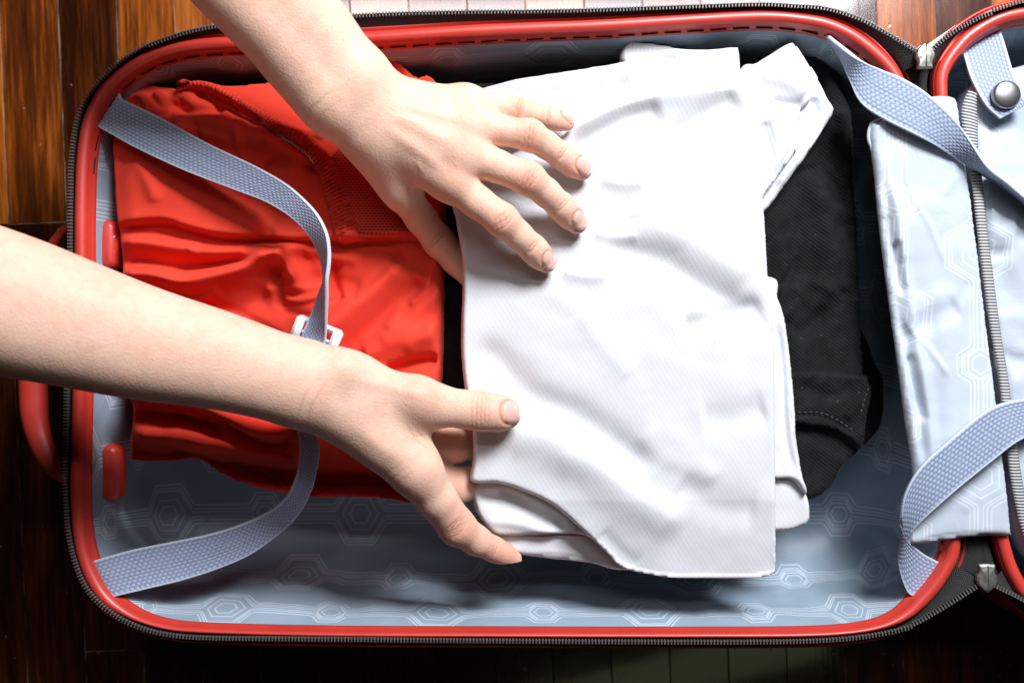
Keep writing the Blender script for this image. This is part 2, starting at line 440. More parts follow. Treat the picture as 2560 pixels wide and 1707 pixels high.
def skin_material():
    m, nt, b = mat('skin', (0.76, 0.50, 0.38), 0.58, 0.32)
    X.nt = nt
    at = N(nt, 'ShaderNodeAttribute'); at.attribute_name = 'tone'
    sp = N(nt, 'ShaderNodeSeparateColor'); nt.links.new(at.outputs['Color'], sp.inputs[0])
    n1 = tex_noise(nt, 30, 4, coords(nt)); n2 = tex_noise(nt, 150, 3, coords(nt), 0.6)
    c = mixc(nt, n1.outputs[0], (0.78, 0.49, 0.36), (0.85, 0.58, 0.455))
    mott = ramp(nt, n2.outputs[0], [(0.42, (0, 0, 0)), (0.75, (1, 1, 1))])
    c = mixc(nt, (X(mott)*0.45).v, c, (0.72, 0.38, 0.275))
    c = mixc(nt, sp.outputs[0], c, (0.74, 0.31, 0.22))
    c = mixc(nt, sp.outputs[1], c, (0.40, 0.16, 0.09))
    nt.links.new(c, b.inputs['Base Color'])
    b.inputs['Subsurface Weight'].default_value = 0.22
    b.inputs['Subsurface Radius'].default_value = (1.0, 0.32, 0.16); b.inputs['Subsurface Scale'].default_value = 0.006
    v = N(nt, 'ShaderNodeTexVoronoi'); v.inputs['Scale'].default_value = 900; nt.links.new(coords(nt), v.inputs['Vector'])
    h = X(v.outputs['Distance'])*0.5 + X(n2.outputs[0])*0.8
    bump(nt, b, h.v, 0.34, 0.0007)
    return m
MAT_SKIN = skin_material()
MAT_NAIL, nt, b = mat('fingernail', (0.74, 0.42, 0.36), 0.27, 0.5)
sp_ = N(nt, 'ShaderNodeSeparateXYZ'); nt.links.new(N(nt, 'ShaderNodeTexCoord').outputs['UV'], sp_.inputs[0])
nt.links.new(ramp(nt, sp_.outputs[1], [(0.0, (0.82, 0.58, 0.52)), (0.22, (0.77, 0.46, 0.40)), (0.84, (0.77, 0.45, 0.39)), (0.92, (0.90, 0.80, 0.74))]), b.inputs['Base Color'])

# ------------------------------------------------------------------ floor of narrow varnished boards
def build_floor():
    base = mesh('floor', [(-1.2, -1.0, -0.0006), (1.4, -1.0, -0.0006), (1.4, 1.0, -0.0006), (-1.2, 1.0, -0.0006)], [(0, 1, 2, 3)], MAT_FILL)
    tag(base, kind='structure')
    W, L, g = 0.0405, 0.62, 0.0005
    rnd = random.Random(3)
    def board_mesh(L):
        bm = bmesh.new(); bmesh.ops.create_cube(bm, size=1)
        for v in bm.verts: v.co = Vector((v.co.x*(W-g), v.co.y*(L-g), v.co.z*0.008-0.004))
        bmesh.ops.bevel(bm, geom=[e for e in bm.edges if all(v.co.z > -0.001 for v in e.verts)], offset=0.0004, segments=1, affect='EDGES')
        me = bpy.data.meshes.new('plank'); bm.to_mesh(me); bm.free(); me.materials.append(MAT_WOOD); return me
    me = board_mesh(L)
    rot = math.radians(2.4)
    c, s = math.cos(rot), math.sin(rot)
    p0 = P(167, 555, 0)                            # a board end seen beside the handle
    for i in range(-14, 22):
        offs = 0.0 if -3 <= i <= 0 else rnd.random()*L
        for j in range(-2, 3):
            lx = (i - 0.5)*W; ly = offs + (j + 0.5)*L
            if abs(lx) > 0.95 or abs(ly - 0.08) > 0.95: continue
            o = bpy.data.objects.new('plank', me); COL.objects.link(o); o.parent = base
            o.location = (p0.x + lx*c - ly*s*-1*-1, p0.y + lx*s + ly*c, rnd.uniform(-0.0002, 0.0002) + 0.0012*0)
            o.color = (rnd.random()*((0.08 if i < 4 else 0.3) if ly < 0.05 else 1.0), 0, 0, 1)  # lower boards toned darker, most at left: floor shade put into their colour
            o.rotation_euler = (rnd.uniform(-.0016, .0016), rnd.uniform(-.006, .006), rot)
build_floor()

# ------------------------------------------------------------------ suitcase
RIM = 0.112
suit = empty('suitcase', P(1280, 850, 0))
tag(suit, 'open red hard-shell suitcase with blue-grey printed lining, lying on the wooden floor', 'suitcase')

C_BASE = [(203, 700), (203, 600), (204, 500), (208, 400), (222, 312), (249, 252), (286, 206), (345, 160), (420, 128), (520, 112), (660, 106), (800, 102), (919, 96), (1050, 88), (1187, 79), (1350, 72), (1500, 66), (1700, 54), (1850, 45), (1930, 44),
          (2000, 50), (2068, 63), (2131, 92), (2190, 137), (2232, 184), (2258, 240), (2280, 330), (2306, 520), (2332, 760), (2358, 1000), (2380, 1220), (2385, 1320), (2380, 1384), (2362, 1422), (2338, 1460), (2305, 1498), (2262, 1536), (2200, 1563), (2110, 1578), (1980, 1584), (1750, 1585), (1500, 1585), (1200, 1584), (900, 1583), (700, 1580),
          (560, 1576), (450, 1570), (380, 1556), (320, 1532), (268, 1497), (234, 1450), (211, 1392), (199, 1330), (194, 1250), (194, 1150), (197, 1000), (200, 850)]
C_LID = [(2352, 236), (2353, 190), (2367, 156), (2392, 122), (2426, 88), (2489, 51), (2560, 33), (2680, 22), (2900, 14), (3400, 0), (3900, -10), (4250, -10), (4400, 40), (4470, 140), (4500, 300),
         (4540, 850), (4580, 1350), (4560, 1480), (4480, 1570), (4350, 1610), (3900, 1620), (3300, 1605), (2900, 1590), (2720, 1570), (2620, 1530), (2560, 1478), (2540, 1446), (2522, 1408), (2506, 1354), (2462, 1180), (2425, 900), (2385, 600), (2360, 350)]
T_BASE = [(176, 700), (177, 600), (178, 500), (180, 408), (188, 335), (200, 282), (220, 241), (245, 208), (286, 167), (322, 139), (367, 114), (408, 98), (449, 84), (490, 73), (547, 63), (680, 50), (862, 39), (1008, 32), (1187, 28), (1306, 27), (1500, 23), (1740, 14), (1900, 9), (1984, 13), (2068, 20), (2153, 47), (2216, 80), (2258, 105), (2295, 128), (2313, 150)]
T_BASE2 = [(2462, 1456), (2440, 1468), (2396, 1496), (2340, 1530), (2280, 1562), (2199, 1582), (2080, 1596), (1910, 1601), (1600, 1601), (1300, 1599), (987, 1596), (700, 1593), (521, 1591), (444, 1586), (387, 1576), (330, 1557), (284, 1532), (242, 1498), (211, 1456), (188, 1398), (173, 1330), (167, 1253), (165, 1169), (168, 1000), (173, 820), (176, 700)]
T_LID = [(2314, 150), (2334, 117), (2384, 77), (2447, 43), (2510, 20), (2560, 6), (2680, -8), (2900, -20), (3400, -34), (3900, -44), (4300, -44)]
T_LID2 = [(2470, 1456), (2498, 1471), (2552, 1498), (2640, 1550), (2760, 1590), (2900, 1606), (3400, 1626), (3900, 1640), (4300, 1640)]

def loop_world(px, z, n):
    c = resample(catmull(px, 10, True), n=n, closed=True)
    w = np.array([P(a, b, z) for a, b in c])
    t = np.roll(w, -1, 0) - np.roll(w, 1, 0); t /= np.linalg.norm(t, axis=1)[:, None]
    nrm = np.stack([t[:, 1], -t[:, 0]], 1)
    cen = w[:, :2].mean(0)
    if (nrm*(w[:, :2]-cen)).sum() < 0: nrm = -nrm
    for _ in range(6):
        nrm = (np.roll(nrm, 1, 0)+nrm*2+np.roll(nrm, -1, 0))/4
    nrm /= np.linalg.norm(nrm, axis=1)[:, None]
    return w, nrm
def sweep(name, w, nrm, prof, mt, parent, closed_prof=False, uvs=False, wobble=None, sc=None, so=1.0):
    n, k = len(w), len(prof); V = np.zeros((n, k, 3))
    for j, (o, z) in enumerate(prof):
        oo = np.full(n, o) if sc is None else (o*sc if o < 0.0043 else 0.0037*sc + (o-0.0037)*so)
        V[:, j, 0] = w[:, 0] + nrm[:, 0]*oo; V[:, j, 1] = w[:, 1] + nrm[:, 1]*oo; V[:, j, 2] = z
        if wobble is not None: V[:, j] += wobble(w, nrm, j)
    F = []
    # make winding face outwards/upwards for profiles running from inside to outside over the top
    d = (w[1]-w[0]); ccw = np.cross(nrm[0], d[:2]) > 0
    for i in range(n):
        a = (i+1) % n
        for j in range(k if closed_prof else k-1):
            b_ = (j+1) % k
            q = (i*k+j, i*k+b_, a*k+b_, a*k+j)
            F.append(q if ccw else q[::-1])
    uv = None
    if uvs:
        arc = np.r_[0, np.cumsum([math.hypot(prof[j+1][0]-prof[j][0], prof[j+1][1]-prof[j][1]) for j in range(k-1)])]
        s = np.r_[0, np.cumsum(np.linalg.norm(np.diff(w, axis=0), axis=1))]
        uv = np.stack([np.repeat(s, k), np.tile(arc, n)], 1)
    return mesh(name, V.reshape(-1, 3), F, mt, parent, True, uv), V

def circ(r, a0, a1, n, ox=0, oz=0):
    return [(ox + r*math.cos(math.radians(a0+(a1-a0)*i/n)), oz + r*math.sin(math.radians(a0+(a1-a0)*i/n))) for i in range(n+1)]

def half(prefix, Cpx, z, nst, label_half):
    w, nr = loop_world(Cpx, z, nst)
    R = 0.0037
    # rubber trim: inner lip, big roll, groove, small outer ridge
    prof = [(-R-0.0018, z-0.0085), (-R-0.0020, z-0.0058), (-R-0.0014, z-0.0046), (-R-0.0004, z-0.0036)] + circ(R, 165, 20, 12, 0, z) + [(R+0.0002, z-0.0012)] + circ(0.0015, 170, 10, 5, 0.0060, z-0.0012) + [(0.0076, z-0.006)]
    so = 0.12 + 0.88*np.clip((nr[:, 1]-0.55)/0.3, 0, 1)
    for _ in range(12): so = (np.roll(so, 1)+2*so+np.roll(so, -1))/4
    sc = 1.0 - 0.55*np.clip((-nr[:, 1]-0.75)/0.2, 0, 1)
    for _ in range(12): sc = (np.roll(sc, 1)+2*sc+np.roll(sc, -1))/4
    rim, _ = sweep(prefix+'_rim', w, nr, prof, MAT_RUBBER, suit, sc=sc, so=so)
    # hard shell outside, down to the floor
    sp = [(0.0074, z-0.012), (0.0076, z-0.0055), (0.0081, z-0.0042), (0.0090, z-0.0040), (0.0096, z-0.0052), (0.0098, z-0.02), (0.010, z-0.05), (0.008, 0.03), (0.003, 0.014), (-0.006, 0.005), (-0.02, 0.0022), (-0.05, 0.002)]
    sh, V = sweep(prefix+'_shell', w, nr, sp, MAT_SHELL, suit)
    return w, nr, rim
wB, nB, rimB = half('base', C_BASE, RIM, 480, 'base')
wL, nL, rimL = half('lid', C_LID, RIM, 420, 'lid')

# lining: wall from the trim down to the floor of the case, print follows the cloth round the bend
def lining(name, w, nr, z, mt, seed):
    LS = 1.0 - 0.5*np.clip((-nr[:, 1]-0.75)/0.2, 0, 1)
    for _ in range(12): LS = (np.roll(LS, 1)+2*LS+np.roll(LS, -1))/4
    ins = [(-0.0054, z-0.0070), (-0.0066, z-0.012), (-0.0085, z-0.022), (-0.0095, z-0.035), (-0.0105, z-0.050), (-0.012, z-0.062), (-0.0145, z-0.073), (-0.019, z-0.083), (-0.026, z-0.0905), (-0.035, z-0.0955), (-0.046, z-0.098)]
    n, k = len(w), len(ins); W = []; UV = []; arc = 0
    cen = w[:, :2].mean(0)
    arcs = [0.0]
    for j in range(1, k): arcs.append(arcs[-1] + math.hypot(ins[j][0]-ins[j-1][0], ins[j][1]-ins[j-1][1]))
    A = arcs[-1]
    for j, (o, zz) in enumerate(ins):
        f = math.sin(math.pi*min(1, arcs[j]/A*1.1))
        for i in range(n):
            q = w[i, :2] + nr[i]*(o*(1-(1-LS[i])*max(0, 1-j/5)))
            wn = noise.fractal(Vector((w[i, 0]*26+seed, w[i, 1]*26, arcs[j]*22)), 1.0, 2.0, 3)
            q2 = q + nr[i]*wn*0.0042*f
            W.append((q2[0], q2[1], zz + abs(wn)*0.002*f*(j > 4)))
            base = w[i, :2] + nr[i]*ins[-1][0]
            UV.append(base + nr[i]*(A-arcs[j]))
    F = []
    d = w[1]-w[0]; ccw = np.cross(nr[0], d[:2]) > 0
    for j in range(k-1):
        for i in range(n):
            a = (i+1) % n; q = (j*n+i, j*n+a, (j+1)*n+a, (j+1)*n+i)
            F.append(q[::-1] if ccw else q)
    # floor of the lining
    ring = np.array(W[(k-1)*n:])[:, :2]
    res = 0.006; lo, hi = ring.min(0), ring.max(0)
    gx, gy = np.meshgrid(np.arange(lo[0], hi[0], res), np.arange(lo[1], hi[1], res))
    G = np.stack([gx.ravel(), gy.ravel()], 1); G = G[inside(G, ring)]
    _, _, dd = poly_dist(G, ring, True); G = G[dd > res*0.5]
    pts = [Vector(p) for p in ring] + [Vector(p) for p in G]
    cv, ce, cf, ov, *_ = delaunay_2d_cdt(pts, [], [list(range(n))], 1, 1e-7)
    idx = []
    for q, o in zip(cv, ov):
        b_ = [t for t in o if t < n]
        if b_: idx.append((k-1)*n + b_[0])
        else:
            wn = noise.fractal(Vector((q.x*18+seed, q.y*18, 3.3)), 1.0, 2.0, 3)
            idx.append(len(W)); W.append((q.x, q.y, ins[-1][1] - 0.0004 + wn*0.0012)); UV.append(np.array((q.x, q.y)))
    for f in cf:
        t = [idx[i] for i in f]; a, b_, c = [W[i] for i in t[:3]]
        if (b_[0]-a[0])*(c[1]-a[1])-(b_[1]-a[1])*(c[0]-a[0]) < 0: t = t[::-1]
        F.append(tuple(t))
    uv = np.array(UV); p = P(767, 1464, 0.014)           # a large hexagon of the print sits here
    uv = uv - np.array((p.x, p.y)) + np.array((0.0, 0.049*0.5))
    o = mesh(name, W, F, mt, suit, True, uv)
    bm = bmesh.new(); bm.from_mesh(o.data); bmesh.ops.recalc_face_normals(bm, faces=bm.faces)
    lowf = min(bm.faces, key=lambda f: f.calc_center_median().z)
    if lowf.normal.z < 0: bmesh.ops.reverse_faces(bm, faces=bm.faces)
    bm.to_mesh(o.data); bm.free(); return o
lining('base_lining', wB, nB, RIM, MAT_LINING, 1.0)
lining('lid_lining', wL, nL, RIM, MAT_LINING, 5.0)

# stitches along the inner lip of the trim: each one a short thread lying in its dent
def stitches(w, nr, rim, z, pitch=0.0135, length=0.0098, off=-0.0062, zz=-0.0038, skip=None):
    bm = bmesh.new(); bmesh.ops.create_cube(bm, size=1)
    for v in bm.verts: v.co = Vector((v.co.x*length, v.co.y*0.0008, v.co.z*0.0006))
    bmesh.ops.bevel(bm, geom=list(bm.edges), offset=0.0002, segments=1, affect='EDGES')
    me = bpy.data.meshes.new('stitch'); bm.to_mesh(me); bm.free(); me.materials.append(MAT_THREAD)
    c = resample(np.c_[w[:, :2]+nr*off], pitch, closed=True)
    for i in range(len(c)):
        a, b_ = c[i-1], c[(i+1) % len(c)]
        if skip and skip(c[i]): continue
        o = bpy.data.objects.new('stitch', me); COL.objects.link(o); o.parent = rim
        o.location = (c[i][0], c[i][1], z+zz); o.rotation_euler = (0, 0, math.atan2(b_[1]-a[1], b_[0]-a[0]) + random.uniform(-.05, .05))
stitches(wB, nB, rimB, RIM, off=-0.0051, zz=-0.0041, skip=lambda c: (c[1] < 0.10 and c[0] < -0.2) or (c[1] < -0.10 and c[0] < 0.238))

# zipper tape and teeth
def zipper(T, w, nr, zt, name_tape, name_teeth, lean, hinge=False):
    t = resample(catmull(T, 10), step=2.2)
    tw = np.array([P(a, b, zt) for a, b in t])
    base = w[:, :2] + nr*0.0048
    B = []
    for q in tw:
        k = np.argmin(((base-q[:2])**2).sum(1)); B.append((base[k, 0], base[k, 1], RIM-0.0020))
    B = np.array(B)
    for _ in range(4): B[1:-1] = (B[:-2]+2*B[1:-1]+B[2:])/4
    n = len(tw); rows = []
    for f, lift in ((0, 0), (0.25, 0.35), (0.5, 0.5), (0.75, 0.4), (1.0, 0)):
        m = B*(1-f) + tw*f; m[:, 2] += lift*0.002; rows.append(m)
    V = np.concatenate(rows); F = []
    for j in range(4):
        for i in range(n-1): F.append((j*n+i, j*n+i+1, (j+1)*n+i+1, (j+1)*n+i))
    s = np.r_[0, np.cumsum(np.linalg.norm(np.diff(tw, axis=0), axis=1))]
    uv = np.concatenate([np.stack([s, np.full(n, j*0.003)], 1) for j in range(5)])
    tp = mesh(name_tape, V, F, MAT_TAPE, suit, True, uv)
    md = tp.modifiers.new('thickness', 'SOLIDIFY'); md.thickness = 0.0005
    # teeth: pairs of small hooked blocks straddling the tape edge
    r = resample(tw, 0.0019); V = []; F = []
    for i in range(1, len(r)-1):
        tan = r[i+1]-r[i-1]; tan /= np.linalg.norm(tan); side = np.array((-tan[1], tan[0], 0.0))
        k = np.argmin(((B[:, :2]-r[i, :2])**2).sum(1)); out = r[i]-B[k]; out[2] = 0
        if side @ out < 0: side = -side
        up = np.array((0, 0, 1.0)); c0 = r[i] - side*0.0008
        for (a, b_, wd, hh) in ((-0.0010, 0.0006, 0.00034, 0.0007), (0.0006, 0.0014, 0.00050, 0.0010)):
            o = len(V)
            for sx in (a, b_):
                for sy in (-wd, wd):
                    for sz in (-hh, hh): V.append(c0 + side*sx + tan*sy + up*sz)
            F += [(o, o+1, o+3, o+2), (o+4, o+6, o+7, o+5), (o, o+4, o+5, o+1), (o+2, o+3, o+7, o+6), (o+1, o+5, o+7, o+3), (o, o+2, o+6, o+4)]
    te = mesh(name_teeth, V, F, MAT_TOOTH, suit, False); tag(te, kind='stuff')
zipper(T_BASE, wB, nB, RIM+0.006, 'zipper_tape', 'zipper_teeth', 0)
zipper(T_BASE2, wB, nB, RIM+0.006, 'zipper_tape', 'zipper_teeth', 0)
zipper(T_LID, wL, nL, RIM+0.006, 'zipper_tape', 'zipper_teeth', 0)
zipper(T_LID2, wL, nL, RIM+0.006, 'zipper_tape', 'zipper_teeth', 0)

# cloth hinge between the halves: black woven gusset with a centre fold
def hinge():
    cl = catmull([(2312, 146), (2316, 200), (2326, 300), (2360, 560), (2400, 860), (2435, 1150), (2458, 1340), (2468, 1456)], 12)
    cl = resample(cl, n=90); z0 = RIM-0.001
    V = []; UV = []
    for i, (x, y) in enumerate(cl):
        q = P(x, y, z0)
        kb = np.argmin(((wB[:, :2]-np.array(q[:2]))**2).sum(1)); kl = np.argmin(((wL[:, :2]-np.array(q[:2]))**2).sum(1))
        b_ = wB[kb, :2]+nB[kb]*0.006; l = wL[kl, :2]+nL[kl]*0.006
        for j, f in enumerate((0, .3, .46, .5, .54, .7, 1)):
            if f < .5: xy = b_*(1-f*2)+np.array(q[:2])*(f*2)
            else: xy = np.array(q[:2])*(2-2*f)+l*(2*f-1)
            zz = z0 - 0.004 + 0.0028*math.sin(math.pi*f) - (0.0022 if f == .5 else 0)
            V.append((xy[0], xy[1], zz)); UV.append((i*0.006, j*0.003))
    F = [(i*7+j, (i+1)*7+j, (i+1)*7+j+1, i*7+j+1) for i in range(89) for j in range(6)]
    mesh('hinge_gusset', V, F, MAT_TAPE, suit, True, UV)
hinge()

def zip_pull(px, py, flip, s=1.0):
    """shield-shaped metal end piece with a centre rib"""
    half_o = [(0.0, 1.05), (0.42, 0.86), (0.82, 0.50), (0.98, 0.14), (0.92, -0.16), (0.74, -0.42), (0.70, -0.68), (0.78, -0.95), (0.72, -1.05), (0, -1.08)]
    o = half_o + [(-x, y) for x, y in reversed(half_o[1:-1])]
    q = P(px, py, RIM+0.008); W, H = 0.0056*s, 0.0072*s
    V = []; F = []; n = len(o); lay = ((1.0, -0.0024), (1.0, 0.0002), (0.86, 0.0012), (0.5, 0.0016))
    for k, z in lay:
        for x, y in o:
            V.append((q.x+x*k*W, q.y+(y*k*H)*flip, q.z+z))
    for j in range(len(lay)-1):
        for i in range(n):
            a = (i+1) % n; f = (j*n+i, j*n+a, (j+1)*n+a, (j+1)*n+i); F.append(f[::-1] if flip > 0 else f)
    c = len(V); V.append((q.x, q.y, q.z+0.0019)); b0 = (len(lay)-1)*n
    for i in range(n):
        f = (b0+i, b0+(i+1) % n, c); F.append(f[::-1] if flip > 0 else f)
    ob = mesh('zipper_stop', V, F, MAT_METAL, suit, False)
    rib = [P(px, py, RIM+0.008)+Vector((dx, flip*dy, dz)) for dx, dy, dz in ((-.0004, -H*.98, .0008), (.0004, -H*.98, .0008), (.0004, H*.95, .0008), (-.0004, H*.95, .0008), (0, -H*.98, .0026), (0, H*.95, .0026))]
    mesh('rib', rib, [(0, 1, 2, 3), (0, 4, 1), (1, 4, 5, 2), (3, 2, 5), (0, 3, 5, 4)], MAT_METAL, ob, False)
zip_pull(2313, 139, 1, 1.0); zip_pull(2467, 1446, -1, 1.08)

# carry handle outside the left side, and its two moulded mounts inside
def tube(name, path, radii, mt, parent, seg=14, flat=1.0):
    p = np.array(path); n = len(p); V = []
    for i in range(n):
        t = p[min(i+1, n-1)]-p[max(i-1, 0)]; t /= np.linalg.norm(t)
        s = np.cross(t, (0, 0, 1.0)); s /= np.linalg.norm(s); u = np.cross(s, t)
        for k in range(seg):
            a = 2*math.pi*k/seg; V.append(p[i]+s*math.cos(a)*radii[i]+u*math.sin(a)*radii[i]*flat)
    F = [(i*seg+k, i*seg+(k+1) % seg, (i+1)*seg+(k+1) % seg, (i+1)*seg+k) for i in range(n-1) for k in range(seg)]
    F += [tuple(reversed(range(seg))), tuple((n-1)*seg+k for k in range(seg))]
    return mesh(name, V, F, mt, parent)
hp = catmull([tuple(P(x, y, z)) for x, y, z in ((190, 552, .078), (150, 585, .078), (118, 640, .076), (92, 740, .074), (82, 850, .074), (82, 950, .074), (88, 1050, .074), (108, 1120, .076), (140, 1180, .078), (190, 1215, .078))], 8)
hr = np.interp(np.linspace(0, 1, len(hp)), [0, .12, .3, .5, .62, .8, .93, 1], [.0026, .0026, .0042, .0088, .0088, .0068, .0032, .003])
tube('carry_handle', hp, hr, MAT_RUBBER, suit, 18, 0.8)
def capsule_part(name, px, py, z, hw, hl, dep):
    q = P(px, py, z); V = []; F = []; n = 28; lay = ((1, -dep), (1, 0), (0.93, dep*.45), (0.72, dep*.8), (0.4, dep*.97))
    for k, dz in lay:
        for i in range(n):
            a = 2*math.pi*i/n; cx = math.cos(a); sy = math.sin(a)
            V.append((q.x+hw*k*cx, q.y+(hl-hw)*(1 if sy > 0 else -1 if sy < 0 else 0)+hw*k*sy, q.z+dz))
    for j in range(len(lay)-1):
        for i in range(n): F.append((j*n+i, j*n+(i+1) % n, (j+1)*n+(i+1) % n, (j+1)*n+i))
    c = len(V); V.append((q.x, q.y, q.z+dep)); b0 = (len(lay)-1)*n
    for i in range(n): F.append((b0+i, b0+(i+1) % n, c))
    return mesh(name, V, F, MAT_RUBBER, suit)
capsule_part('handle_mount', 276, 612, .092, .0058, .0150, .007)
capsule_part('handle_mount', 281, 1180, .088, .0060, .0175, .007)

# ------------------------------------------------------------------ webbing straps (real weave relief)
def ribbon(name, stations, mt, parent, thick=0.0014, cell=(0.0031, 0.0021), relief=0.00042, step=0.0005):
    """stations: (leftx, lefty, leftz, rightx, righty, rightz) in photograph px and metres"""
    A = catmull([tuple(P(*s[:3])) for s in stations], 14); B = catmull([tuple(P(*s[3:])) for s in stations], 14)
    M = (A+B)/2; s = np.r_[0, np.cumsum(np.linalg.norm(np.diff(M, axis=0), axis=1))]
    n = max(20, int(s[-1]/step)); t = np.linspace(0, s[-1], n)
    A = np.stack([np.interp(t, s, A[:, k]) for k in range(3)], 1); B = np.stack([np.interp(t, s, B[:, k]) for k in range(3)], 1)
    width = np.median(np.linalg.norm(A-B, axis=1)); m = max(12, int(width/step))
    # smooth
    f = np.linspace(0, 1, m)
    V = A[:, None]*(1-f)[None, :, None] + B[:, None]*f[None, :, None]
    tu = np.gradient(V, axis=0); tv = np.gradient(V, axis=1); nr = np.cross(tu, tv); nr /= (np.linalg.norm(nr, axis=2)[:, :, None]+1e-12)
    u = np.repeat(t[:, None], m, 1); vv = np.repeat((f*0.024)[None], n, 0)
    row = np.floor(vv/cell[1]); fu = (u/cell[0]+0.5*(row % 2)) % 1 - .5; fv = (vv/cell[1]) % 1 - .5
    h = np.clip(1-(fu/.52)**2-(fv/.52)**2, 0, 1)**0.6
    edge = np.clip((np.abs(f-.5)-.445)/.02, 0, 1)[None]*np.ones((n, 1))
    h2 = h*(1-edge) + edge*(0.85+0.15*np.sin(u*2*np.pi/0.0016))
    top = V + nr*(thick/2 + relief*h2)[:, :, None]; bot = V - nr*(thick/2+relief*h2)[:, :, None]
    pts = np.concatenate([top.reshape(-1, 3), bot.reshape(-1, 3)]); o = n*m; ids = np.arange(o).reshape(n, m)
    q = np.stack([ids[:-1, :-1], ids[1:, :-1], ids[1:, 1:], ids[:-1, 1:]], -1).reshape(-1, 4)
    F = [tuple(r) for r in q] + [tuple(r[::-1]+o) for r in q]
    for i in range(n-1):
        a, b_ = ids[i, 0], ids[i+1, 0]; F.append((b_, a, a+o, b_+o)); a, b_ = ids[i, -1], ids[i+1, -1]; F.append((a, b_, b_+o, a+o))
    for j in range(m-1):
        a, b_ = ids[0, j], ids[0, j+1]; F.append((a, b_, b_+o, a+o)); a, b_ = ids[-1, j], ids[-1, j+1]; F.append((b_, a, a+o, b_+o))
    ob = mesh(name, pts, F, mt, parent)
    at = ob.data.color_attributes.new('weave', 'FLOAT_COLOR', 'POINT')
    c = np.zeros((len(pts), 4), np.float32); c[:, 3] = 1; c[:, 0] = np.tile(h2.ravel(), 2); c[:, 1] = np.tile((edge*0.85).ravel(), 2)
    at.data.foreach_set('color', c.ravel())
    return ob
z1 = RIM
strapA = ribbon('strap', [
    (300, 236, z1-.004, 246, 318, z1-.004), (311, 251, z1-.001, 262, 327, z1-.001), (403, 295, z1+.008, 345, 373, z1+.006), (518, 358, z1+.018, 455, 424, z1+.014), (633, 413, z1+.026, 575, 470, z1+.020),
    (709, 456, z1+.030, 660, 502, z1+.024), (755, 494, z1+.032, 715, 533, z1+.026), (793, 536, z1+.033, 752, 563, z1+.026), (816, 582, z1+.033, 781, 598, z1+.024), (823, 624, z1+.032, 797, 632, z1+.020),
    (822, 662, z1+.031, 807, 664, z1+.014), (817, 700, z1+.029, 810, 702, z1+.010), (817, 745, z1+.023, 795, 745, z1+.006), (816, 790, z1+.016, 779, 790, z1+.005), (815, 832, z1+.008, 763, 822, z1+.003), (812, 862, z1+.003, 752, 846, z1-.001)], MAT_STRAP, suit)
tag(strapA, 'blue-grey woven strap lying over the red cloth to a white buckle')
strapB = ribbon('strap', [
    (232, 1402, z1-.005, 276, 1496, z1-.005), (245, 1398, z1-.002, 287, 1490, z1-.002), (330, 1374, z1-.004, 368, 1471, z1-.004), (444, 1351, z1-.006, 460, 1448, z1-.008), (521, 1335, z1-.008, 545, 1420, z1-.012), (597, 1312, z1-.010, 622, 1386, z1-.016),
    (660, 1285, z1-.012, 690, 1338, z1-.020), (710, 1250, z1-.011, 742, 1288, z1-.022), (738, 1200, z1-.006, 774, 1232, z1-.018), (748, 1150, z1-.001, 792, 1172, z1-.010), (748, 1105, z1+.003, 798, 1118, z1-.003), (740, 1060, z1+.006, 788, 1070, z1+.002), (728, 1010, z1+.008, 772, 1018, z1+.005)], MAT_STRAP, suit)
tag(strapB, 'blue-grey woven strap curving up in the shadow below the forearm')
strapC = ribbon('strap', [
    (2062, 84, z1-.006, 2066, 104, z1-.016), (2079, 99, z1+.002, 2084, 116, z1-.012), (2112, 124, z1+.006, 2106, 150, z1-.006), (2153, 152, z1+.010, 2126, 200, z1+.002), (2205, 176, z1+.013, 2152, 258, z1+.009), (2258, 198, z1+.016, 2208, 298, z1+.013), (2321, 238, z1+.018, 2282, 335, z1+.015), (2397, 312, z1+.020, 2345, 368, z1+.013),
    (2468, 413, z1+.022, 2428, 418, z1+.010), (2520, 458, z1+.022, 2500, 464, z1+.004), (2570, 500, z1+.020, 2560, 512, z1+.003), (2640, 545, z1+.016, 2630, 590, z1+.003)], MAT_STRAP, suit)
tag(strapC, 'blue-grey woven strap crossing from the rim over the pale divider flap')
strapD = ribbon('strap', [
    (2345, 1404, z1-.004, 2306, 1476, z1-.006), (2312, 1386, z1-.001, 2276, 1486, z1-.004), (2288, 1368, z1+.003, 2259, 1458, z1-.003), (2270, 1352, z1+.007, 2249, 1416, z1-.001), (2258, 1330, z1+.012, 2250, 1376, z1+.003),
    (2253, 1284, z1+.018, 2266, 1346, z1+.010), (2265, 1227, z1+.022, 2296, 1308, z1+.016), (2302, 1166, z1+.025, 2345, 1262, z1+.020), (2363, 1109, z1+.026, 2405, 1210, z1+.021), (2445, 1040, z1+.025, 2480, 1150, z1+.020), (2500, 1010, z1+.023, 2540, 1104, z1+.019), (2570, 996, z1+.019, 2600, 1078, z1+.015), (2650, 985, z1+.012, 2680, 1060, z1+.010)], MAT_STRAP, suit)
tag(strapD, 'blue-grey woven strap looping out of the corner over the divider flap')
tabS = ribbon('snap_tab', [
    (2500, 78, z1-.008, 2404, 124, z1-.012), (2510, 108, z1-.002, 2412, 150, z1-.004), (2528, 170, z1+.006, 2428, 200, z1+.004), (2548, 225, z1+.011, 2462, 262, z1+.009), (2566, 262, z1+.012, 2500, 298, z1+.010)], MAT_STRAP, suit)
tag(tabS, 'blue-grey webbing tab closed with a round metal snap')
